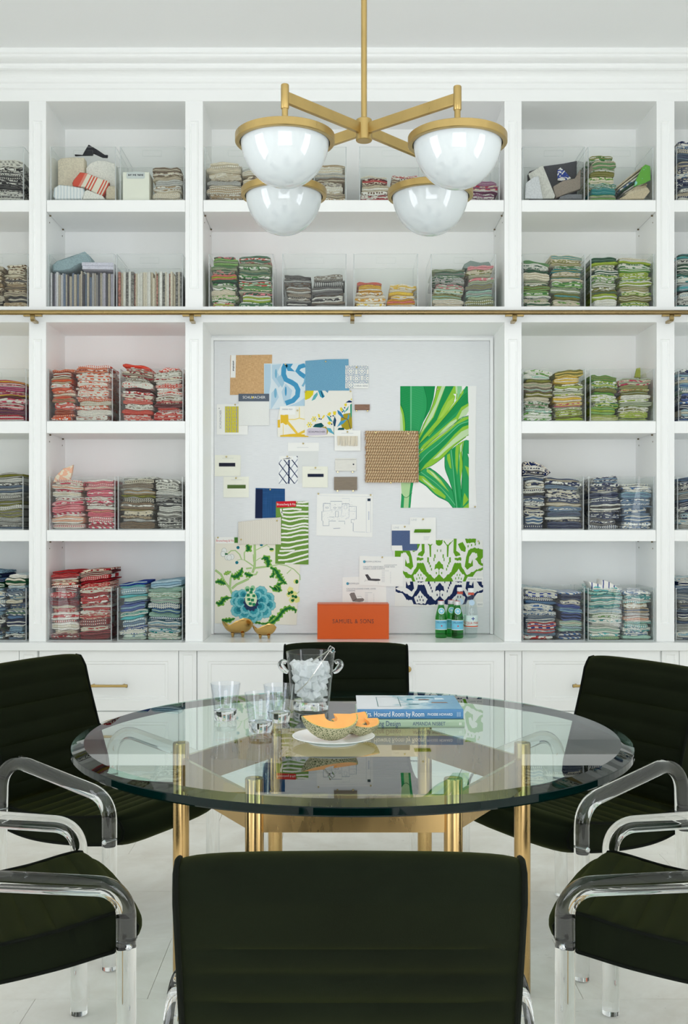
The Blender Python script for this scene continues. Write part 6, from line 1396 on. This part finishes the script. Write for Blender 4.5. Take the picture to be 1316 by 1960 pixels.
# bottles
M_GREENG = thin_glass('bottle_green', (0.16, 0.62, 0.22, 1), 1.5); M_CLEARB = thin_glass('bottle_clear', (0.90, 0.94, 0.94, 1), 1.5)
M_CAP = mat('cap_silver', (214, 214, 216), 0.35, 0.3); M_CAPW = mat('cap_white', (238, 240, 240), 0.4); M_LB = flat((120, 196, 222), 0.5); M_LBW = flat((236, 240, 240), 0.5); M_STARR = flat((206, 52, 52)); M_LBD = flat((40, 92, 140)); M_BAND = flat((222, 96, 76))
def label_wrap(m, r, z0, z1, a0, a1, c, n=16):
    m.grid([[(c[0]+r*math.sin(a0+(a1-a0)*k/n), c[1]-r*math.cos(a0+(a1-a0)*k/n), z) for k in range(n+1)] for z in (z0, z1)])
    return m
def bottle(lab, px, d, r, h, green, grp):
    c = (WX(px, d), d, Z_COUNTER); t = thing('water_bottle', lab, 'bottle', c, grp); s = h/0.18 if green else h/0.24
    if green: pr = [(0, 0.0), (r*0.9, 0.0), (r, 0.004*s), (r, 0.092*s), (r*0.97, 0.104*s), (r*0.80, 0.125*s), (r*0.56, 0.148*s), (r*0.46, 0.160*s), (r*0.46, 0.166*s), (0, 0.166*s)]
    else: pr = [(0, 0.0), (r*0.86, 0.0), (r*0.97, 0.006*s), (r*0.94, 0.028*s), (r, 0.045*s), (r, 0.115*s), (r*0.95, 0.135*s), (r*0.82, 0.165*s), (r*0.60, 0.192*s), (r*0.43, 0.208*s), (r*0.40, 0.222*s), (0, 0.222*s)]
    MB().lathe(pr, c, 28).build('bottle_body', M_GREENG if green else M_CLEARB, t)
    if green:
        MB().lathe([(0, 0.1605*s), (r*0.57, 0.1605*s), (r*0.58, 0.163*s), (r*0.56, 0.178*s), (r*0.53, 0.1795*s), (0, 0.1795*s)], c, 24).build('cap', M_CAP, t)
        MB().lathe([(0, 0.1797*s), (r*0.50, 0.1797*s), (r*0.48, 0.1805*s), (0, 0.1805*s)], c, 24).build('cap_top', flat((200, 56, 48)), t)
        lb = label_wrap(MB(), r+0.0004, c[2]+0.040*s, c[2]+0.088*s, -1.35, 1.35, c).build('label', M_LBW, t)
        label_wrap(MB(), r+0.0007, c[2]+0.043*s, c[2]+0.085*s, -1.34, 1.34, c).build('label_field', M_LB, lb)
        f = lambda u, v: (c[0]+(r+0.0011)*math.sin(u/r), c[1]-(r+0.0011)*math.cos(u/r), c[2]+v)
        lettering('S.PELLEGRINO', 0.0125, lambda u, v: f(u, 0.0755*s+v), M_LBD, lb, xs=0.66)
        st = [(0.0058*(1 if k % 2 == 0 else 0.42)*math.sin(k*math.pi/5), 0.0058*(1 if k % 2 == 0 else 0.42)*math.cos(k*math.pi/5)) for k in range(10)]
        m = MB(); m.face([f(u, 0.0595*s+v) for u, v in st]); m.build('red_star', M_STARR, lb, fix=False)
        zc, hh = 0.131*s, 0.0155*s
        def surf(u, v):
            zz = zc+v
            for i in range(len(pr)-1):
                if pr[i][1] <= zz <= pr[i+1][1] and pr[i+1][1] > pr[i][1]: rr = pr[i][0]+(pr[i+1][0]-pr[i][0])*(zz-pr[i][1])/(pr[i+1][1]-pr[i][1])
            rr += 0.0008
            return (c[0]+rr*math.sin(u/rr), c[1]-rr*math.cos(u/rr), c[2]+zz)
        def oval(k_, nm, mm, up):
            m = MB(); rows = []
            for q_ in (0.0, 0.5, 1.0):
                rows.append([tuple(Vector(surf(0.017*k_*q_*math.cos(a), hh*k_*q_*math.sin(a)))+Vector((0, -up, 0))) for a in [2*math.pi*i/18 for i in range(18)]])
            m.grid(rows, closed_v=True); return m.build(nm, mm, t)
        ol = oval(1.0, 'neck_label', M_LBW, 0.0); oval(0.82, 'neck_label_field', M_LB, 0.0004); oval(0.42, 'neck_label_emblem', flat((206, 226, 236)), 0.0008)
    else:
        MB().lathe([(0, 0.2225*s), (r*0.47, 0.2225*s), (r*0.48, 0.226*s), (r*0.47, 0.239*s), (r*0.43, 0.2405*s), (0, 0.2405*s)], c, 24).build('cap', M_CAPW, t)
        for z in (0.2085, 0.2145): label_wrap(MB(), r*0.46, c[2]+z*s, c[2]+(z+0.0042)*s, -3.14, 3.14, c, 24).build('neck_band', M_BAND, t)
        lb = label_wrap(MB(), r+0.0005, c[2]+0.052*s, c[2]+0.110*s, -1.5, 1.5, c).build('label', flat((214, 232, 228), 0.5), t)
        label_wrap(MB(), r+0.0009, c[2]+0.054*s, c[2]+0.059*s, -1.5, 1.5, c).build('label_stripe', flat((206, 82, 46)), lb)
        f = lambda u, v: (c[0]+(r+0.0012)*math.sin(u/r), c[1]-(r+0.0012)*math.cos(u/r), c[2]+v)
        lettering('ACQUA PANNA', 0.0185, lambda u, v: f(u+0.004, 0.072*s+v), flat((206, 84, 66)), lb, xs=0.72)
        m = MB()
        for k in range(4):
            a = k*math.pi/2; p1 = [(0, 0), (0.0028, 0.004), (0, 0.0095), (-0.0028, 0.004)]
            m.face([f(0.006+x_*math.cos(a)-y_*math.sin(a), 0.094*s+x_*math.sin(a)+y_*math.cos(a)) for x_, y_ in p1])
        m.build('blue_lily', flat((56, 70, 150)), lb, fix=False)
        m = MB(); rr = r*0.70
        m.grid([[(c[0]+q_*0.014*math.cos(a), c[1]-rr-0.004+0.012*q_*math.sin(a)*0.6, c[2]+0.172*s+q_*0.014*math.sin(a)) for a in [2*math.pi*i/16 for i in range(16)]] for q_ in (0.01, 1.0)], closed_v=True); m.build('round_seal', flat((186, 210, 230)), t)
g1, g2 = 'small green glass water bottles on the counter', 'clear water bottles on the counter'
bottle('green glass water bottle at the left of the group', 843.7, 5.110, 0.0290, 0.180, True, g1)
bottle('green glass water bottle half hidden between the two others', 863.0, 5.162, 0.0290, 0.180, True, g1)
bottle('green glass water bottle in front of the clear ones', 874.8, 5.095, 0.0290, 0.180, True, g1)
bottle('clear water bottle with a white cap behind the green bottles', 880, 5.185, 0.0315, 0.240, False, g2)
bottle('clear water bottle with a white cap at the right end of the group', 901, 5.115, 0.0325, 0.240, False, g2)

# ---------------------------------------------------------------- things on the table
ZT = TZ+0.0004
M_TUMW = thin_glass('tumbler_wall', (0.945, 0.96, 0.98, 1), 1.85)
def tumbler(lab, px, d):
    c = (WX(px, d), d, ZT)
    t = thing('tumbler', lab, 'glass', c, 'clear tumblers on the table')
    pr = [(0.0345, 0.0285), (0.0385, 0.060), (0.0445, 0.1065), (0.0450, 0.108), (0.0438, 0.1082), (0.0430, 0.1065), (0.0364, 0.060), (0.0318, 0.034), (0.0300, 0.0287)]
    MB().lathe(pr+[pr[0]], c, 36).build('glass_wall', M_TUMW, t)
    MB().lathe([(0.0, 0.0), (0.031, 0.0), (0.0325, 0.002), (0.0345, 0.0280), (0.026, 0.0282), (0.012, 0.0265), (0.0, 0.0262)], c, 36).build('thick_base', M_TUMBLER, t)
tumbler('clear thick-based tumbler standing furthest left', 431, 3.09)
tumbler('clear thick-based tumbler nearest the camera, in front of the other two', 498.5, 2.91)
tumbler('clear thick-based tumbler next to the ice bucket', 533, 3.06)
# ice bucket
bc = (WX(594.5, 3.255), 3.255, ZT)
t = thing('ice_bucket', 'clear glass ice bucket with curled side handles', 'ice bucket', bc)
M_BUCK = thin_glass('bucket_glass', (0.975, 0.985, 0.985, 1), 1.5)
MB().lathe([(0.0, 0.0), (0.054, 0.0), (0.0565, 0.003), (0.059, 0.024), (0.061, 0.04), (0.0765, 0.179), (0.0775, 0.181), (0.0745, 0.1812), (0.0735, 0.179), (0.0580, 0.042), (0.053, 0.032), (0.0, 0.030)], bc, 48).build('bucket_body', M_BUCK, t)
MB().lathe([(0.0, 0.0035), (0.0535, 0.0035), (0.0558, 0.024), (0.052, 0.0295), (0.0, 0.0285)], bc, 48).build('solid_base', M_TUMBLER, t)
for s_ in (-1, 1):
    x = bc[0]; pts = [(x+s_*0.0712, bc[1]-0.004, bc[2]+0.118), (x+s_*0.081, bc[1]-0.006, bc[2]+0.124), (x+s_*0.091, bc[1]-0.008, bc[2]+0.137), (x+s_*0.092, bc[1]-0.008, bc[2]+0.147), (x+s_*0.084, bc[1]-0.006, bc[2]+0.152), (x+s_*0.0765, bc[1]-0.004, bc[2]+0.148)]
    m = MB(); m.tube([(v.x, v.y, v.z) for v in catmull(pts, 5)], 0.007, 10, rfun=lambda q: 0.0065+0.0035*math.sin(math.pi*min(1, q*1.2))); m.build('handle', M_TUMBLER, t)
# ice
M_ICE = thin_glass('ice', (0.98, 0.985, 0.99, 1), 1.33, 0.05, 0.66, wc=(0.97, 0.98, 0.985, 1), tl_share=0.25)
R = random.Random(21); cubes = []
for k in range(6000):
    if len(cubes) >= 110: break
    z = 0.044+R.random()**0.8*0.098; rmax = 0.0575+(z-0.04)*0.112-0.0185
    a, rr = R.uniform(0, 6.283), rmax*math.sqrt(R.random()); p_ = Vector((rr*math.cos(a), rr*math.sin(a), z))
    if all((p_-c_).length > 0.0168 for c_ in cubes): cubes.append(p_)
ice_protos = []
for v in range(4):
    m = MB(); s_ = 0.0112
    b = bmesh.new(); bmesh.ops.create_cube(b, size=2*s_)
    for vv in b.verts: vv.co += Vector((R.uniform(-1, 1), R.uniform(-1, 1), R.uniform(-1, 1)))*0.0026
    bmesh.ops.bevel(b, geom=list(b.edges)+list(b.verts), offset=0.0020, segments=1, affect='EDGES')
    me = bpy.data.meshes.new('ice_cube'); b.to_mesh(me); b.free(); me.materials.append(M_ICE)
    for pl_ in me.polygons: pl_.use_smooth = False
    ice_protos.append(me)
for k, p_ in enumerate(cubes):
    o = bpy.data.objects.new('ice_cube', ice_protos[k % 4]); COL.objects.link(o); o.location = Vector(bc)+p_; o.rotation_euler = (R.uniform(0, 6), R.uniform(0, 6), R.uniform(0, 6))
    tag(o, 'clear ice cube heaped inside the glass ice bucket', 'ice cube', 'ice cubes in the bucket')
# tongs
def bp(px, py, d): return (WX(px, d), d, WZ(py, d))
t = thing('ice_tongs', 'polished steel ice tongs resting across the ice bucket', 'tongs', bp(604, 1300, 3.19))
m = MB()
def strap(m, pts, w, th):
    P_ = [Vector(p) for p in pts]; rows = []
    for i in range(len(P_)):
        tn = (P_[min(i+1, len(P_)-1)]-P_[max(i-1, 0)]).normalized(); sd = Vector((0.25, 0.93, 0.28)).normalized(); sd = (sd-tn*sd.dot(tn)).normalized(); up = tn.cross(sd); ww = w(i/(len(P_)-1))
        rows.append([P_[i]+sd*ww+up*th, P_[i]-sd*ww+up*th, P_[i]-sd*ww-up*th, P_[i]+sd*ww-up*th])
    b = m.grid(rows, closed_v=True, smooth=False); k = (len(P_)-1)*4
    m.f.append((b, b+1, b+2, b+3)); m.m.append(0); m.sm.append(False); m.f.append((b+k+3, b+k+2, b+k+1, b+k)); m.m.append(0); m.sm.append(False)
wf = lambda q: 0.0058-0.0020*math.sin(math.pi*q)+(0.003*(q-0.75)*4 if q > 0.75 else 0)
strap(m, [bp(634, 1242, 3.205), bp(628, 1249, 3.195), bp(615, 1268, 3.185), bp(600, 1290, 3.182), bp(588, 1306, 3.185), bp(579, 1315, 3.19), bp(568, 1324, 3.195)], wf, 0.0011)
m.build('front_arm', M_STEEL, t)
m = MB(); strap(m, [bp(634, 1241.5, 3.215), bp(620, 1251, 3.225), bp(600, 1264, 3.235), bp(580, 1276, 3.24), bp(562, 1287, 3.245)], wf, 0.0011); m.build('rear_arm', M_STEEL, t)
m = MB().box(-0.010, 0.008, -0.0125, 0.0125, -0.0075, 0.0075).xf(Matrix.Translation(bp(634, 1243, 3.21)) @ Matrix.Rotation(0.6, 4, 'Y')); m.build('hinge_block', M_TUMBLER, t, bevel=0.002)
# plate
pc = (WX(638, 2.765), 2.765, ZT); pr = [(0.0, 0.0015), (0.058, 0.0015), (0.060, 0.0), (0.066, 0.0), (0.0675, 0.003), (0.085, 0.009), (0.1085, 0.0172), (0.1095, 0.0184), (0.1082, 0.0192), (0.084, 0.0118), (0.066, 0.0068), (0.0, 0.0062)]
tag(MB().lathe(pr, pc, 64).build('plate', mat('white_china', (240, 241, 240), 0.12, spec=0.6)), 'small white china plate under the melon slices', 'plate')
# melon slices
mr_, nt, out = newmat('melon_rind'); p = N(nt, 'ShaderNodeBsdfPrincipled'); S(p, Roughness=0.75)
tc = N(nt, 'ShaderNodeTexCoord'); vo = N(nt, 'ShaderNodeTexVoronoi', feature='DISTANCE_TO_EDGE'); S(vo, Scale=190.0); 
nz = N(nt, 'ShaderNodeTexNoise'); S(nz, Scale=60.0); L(nt, tc.outputs['Object'], nz.inputs['Vector']); ad = N(nt, 'ShaderNodeVectorMath', operation='MULTIPLY_ADD'); L(nt, nz.outputs['Color'], ad.inputs[0]); ad.inputs[1].default_value = (0.012, 0.012, 0.012); L(nt, tc.outputs['Object'], ad.inputs[2])
L(nt, ad.outputs[0], vo.inputs['Vector']); rp = N(nt, 'ShaderNodeValToRGB'); rp.color_ramp.elements[0].color = lin((190, 184, 150)); rp.color_ramp.elements[1].color = lin((84, 96, 58)); rp.color_ramp.elements[0].position = 0.06; rp.color_ramp.elements[1].position = 0.24
L(nt, vo.outputs['Distance'], rp.inputs[0]); L(nt, rp.outputs[0], p.inputs['Base Color']); bpn = N(nt, 'ShaderNodeBump', invert=True); S(bpn, Strength=0.5, Distance=0.001); L(nt, vo.outputs['Distance'], bpn.inputs['Height']); L(nt, bpn.outputs[0], p.inputs['Normal']); L(nt, p.outputs[0], out.inputs[0])
M_FLESH = mat('melon_flesh', (250, 176, 96), 0.35, spec=0.4, noise=(35, 0.06)); M_PITH = mat('melon_pith', (190, 178, 84), 0.5)
def melon(lab, loc, rz, t0, t1, ro=0.083, tilt=0.0, gcut=1.0):
    """crescent wedge; pole axis along local X, cut faces at angles t0, t1 below the horizontal towards -Y"""
    t = thing('melon_slice', lab, 'melon', loc, 'melon slices on the plate')
    nph, nth = 22, 8
    def P_(r, ph, th): return Vector((r*1.08*math.cos(ph), -r*math.sin(ph)*math.cos(th), r*math.sin(ph)*math.sin(th)))
    def build(r_in, r_out, nm, mm, e=0.0):
        m = MB(); rows = []
        for i in range(nph+1):
            ph = math.pi*(0.03+0.94*i/nph); ri, ro_ = r_in(ph), r_out(ph); ring = []
            a0, a1 = t0+e, t1-e
            for k in range(nth+1): ring.append(P_(ro_, ph, a0+(a1-a0)*k/nth))
            for k in range(nth+1): ring.append(P_(ri, ph, a1-(a1-a0)*k/nth))
            rows.append(ring)
        b = m.grid(rows, closed_v=True); n = len(rows[0])
        m.f.append(tuple(b+k for k in range(n))); m.m.append(0); m.sm.append(False); m.f.append(tuple(b+nph*n+k for k in range(n))[::-1]); m.m.append(0); m.sm.append(False)
        for i in range(len(m.f)-2):
            j = i % n
            if j in (nth, n-1): m.sm[i] = False
        return m
    fl = build(lambda ph: (0.012+0.026*math.sin(ph)**3), lambda ph: ro*0.945, 'flesh', M_FLESH)
    pi_ = build(lambda ph: ro*0.945, lambda ph: ro*0.972, 'pith', M_PITH); rn = build(lambda ph: ro*0.972, lambda ph: ro, 'rind', mr_)
    M4 = Matrix.Rotation(rz, 4, 'Z') @ Matrix.Rotation(tilt, 4, 'Y')
    zmin = min((M4 @ Vector(v)).z for v in rn.v)
    M4 = Matrix.Translation((0, 0, -zmin)) @ M4
    for m, nm, mm in ((fl, 'flesh', M_FLESH), (pi_, 'pith', M_PITH), (rn, 'rind', mr_)): m.xf(M4).build(nm, mm, t, local=True)
zp = pc[2]+0.0075
melon('front cantaloupe slice with orange flesh facing up', (WX(629, 2.77), 2.780, zp), math.radians(22), math.radians(-63), math.radians(-24), 0.074, math.radians(2))
melon('middle cantaloupe slice standing behind the front one', (WX(664, 2.83), 2.845, zp+0.002), math.radians(38), math.radians(-64), math.radians(-26), 0.056, math.radians(-4))
melon('right cantaloupe slice lying against the plate edge', (WX(689, 2.79), 2.825, zp), math.radians(32), math.radians(-60), math.radians(-20), 0.052, math.radians(2))
# books
def book(name, lab, px0, px1, d, depth, z0, th, cov, spine_mat, pages_top):
    x0, x1 = WX(px0, d), WX(px1, d); t = thing(name, lab, 'book', ((x0+x1)/2, d+depth/2, z0), 'books stacked on the table')
    c = 0.0025
    MB().box(x0, x1, d+0.004, d+depth, z0, z0+c).build('back_cover', cov, t); MB().box(x0, x1, d+0.004, d+depth, z0+th-c, z0+th).build('front_cover', cov, t)
    MB().box(x0+0.004, x1-0.004, d+0.006, d+depth-0.004, z0+c, z0+th-c).build('pages', mat('book_pages', (232, 228, 216), 0.8, noise=(3, 0.06, (1, 1, 300))), t)
    m = MB(); m.extrude([(d+0.004, z0), (d+0.0012, z0+0.002), (d, z0+th*0.3), (d, z0+th*0.7), (d+0.0012, z0+th-0.002), (d+0.004, z0+th), (d+0.006, z0+th), (d+0.006, z0)], 'x', x0, x1); m.build('spine', spine_mat, t)
    return t, x0, x1
zb = ZT
M_SAGEB = flat((164, 186, 160), 0.4); M_BLUEB = flat((82, 132, 176), 0.35)
t, x0, x1 = book('design_book', 'sage green book at the bottom of the stack of two', 682, 889, 2.963, 0.262, zb, 0.0225, M_SAGEB, M_SAGEB, None)
lettering('Dazzling Design', 0.0205, lambda u, v: (WX(733, 2.96)+u, 2.9627, zb+0.0112+v), mat('navy_ink', (32, 58, 104), 0.5), t, xs=0.76); lettering('AMANDA NISBET', 0.0150, lambda u, v: (WX(821, 2.96)+u, 2.9627, zb+0.0112+v), MATS['navy_ink'], t, xs=0.8)
[MB().box(WX(879+k*2.5, 2.96), WX(880+k*2.5, 2.96), 2.9624, 2.9629, zb+0.0075, zb+0.015).build('publisher_mark', M_PAPER, t) for k in range(2)]
zb2 = zb+0.0229
mc_, nt, out = newmat('blue_book_cover'); p = N(nt, 'ShaderNodeBsdfPrincipled'); S(p, Roughness=0.25); tc = N(nt, 'ShaderNodeTexCoord'); sp = N(nt, 'ShaderNodeSeparateXYZ'); L(nt, tc.outputs['Object'], sp.inputs[0])
nz = N(nt, 'ShaderNodeTexNoise'); S(nz, Scale=22.0, Detail=3.0); L(nt, tc.outputs['Object'], nz.inputs['Vector']); ma = N(nt, 'ShaderNodeMath', operation='MULTIPLY_ADD'); L(nt, nz.outputs['Fac'], ma.inputs[0]); ma.inputs[1].default_value = 0.16; L(nt, sp.outputs[0], ma.inputs[2])
mr = N(nt, 'ShaderNodeMapRange'); S(mr, From_Min=-0.15, From_Max=0.25); L(nt, ma.outputs[0], mr.inputs['Value']); rp = N(nt, 'ShaderNodeValToRGB'); cr = rp.color_ramp; cr.elements[0].color = lin((226, 230, 236)); cr.elements[1].color = lin((92, 152, 196))
for ps, cc in ((0.48, (222, 228, 232)), (0.56, (150, 190, 204)), (0.66, (196, 220, 230)), (0.8, (112, 168, 206))): e = cr.elements.new(ps); e.color = lin(cc)
L(nt, mr.outputs[0], rp.inputs[0]); L(nt, rp.outputs[0], p.inputs['Base Color']); L(nt, p.outputs[0], out.inputs[0])
t, x0, x1 = book('interiors_book', 'blue book with a room on its cover, top of the stack of two', 683.5, 886.5, 2.972, 0.25, zb2, 0.0275, mc_, M_BLUEB, None)
lettering('Mrs. Howard Room by Room', 0.0205, lambda u, v: (WX(753.5, 2.97)+u, 2.9717, zb2+0.0138+v), M_PAPER, t, xs=0.70); lettering('PHOEBE HOWARD', 0.0105, lambda u, v: (WX(842, 2.97)+u, 2.9717, zb2+0.0132+v), M_PAPER, t, xs=0.8)
for k in range(3): MB().box(WX(874.5+k*2.6, 2.97), WX(875.6+k*2.6, 2.97), 2.9714, 2.9719, zb2+0.007, zb2+0.020).build('publisher_mark', flat((170, 196, 216)), t)
zc = zb2+0.0275
fr = [(x0+0.060, 3.02), (x0+0.128, 3.02), (x0+0.128, 3.19), (x0+0.060, 3.19)]
m = MB(); rows = [[(a, b, zc+0.0002) for a, b in fr], [(a+(0.0022 if i in (0, 3) else -0.0022), b+(0.0022 if i < 2 else -0.0022), zc+0.0002) for i, (a, b) in enumerate(fr)]]
m.grid(rows, closed_v=True, smooth=False); m.build('cover_frame_print', flat((96, 128, 130)), t)
for i, (a, b, w, h, cc) in enumerate(((0.150, 3.05, 0.034, 0.015, (70, 116, 130)), (0.165, 3.09, 0.05, 0.02, (236, 242, 244)), (0.185, 3.13, 0.035, 0.02, (128, 112, 104)), (0.22, 3.08, 0.05, 0.018, (150, 128, 116)), (0.178, 3.17, 0.06, 0.016, (60, 122, 146)), (0.235, 3.14, 0.03, 0.03, (214, 232, 240)), (0.15, 3.13, 0.022, 0.03, (88, 148, 164)))):
    m = MB(); m.face([(x0+a, b, zc+0.0002+0.00004*i), (x0+a+w, b+0.003, zc+0.0002+0.00004*i), (x0+a+w-0.004, b+h, zc+0.0002+0.00004*i), (x0+a+0.003, b+h, zc+0.0002+0.00004*i)]); m.build('cover_picture_patch', flat(cc), t, fix=False)
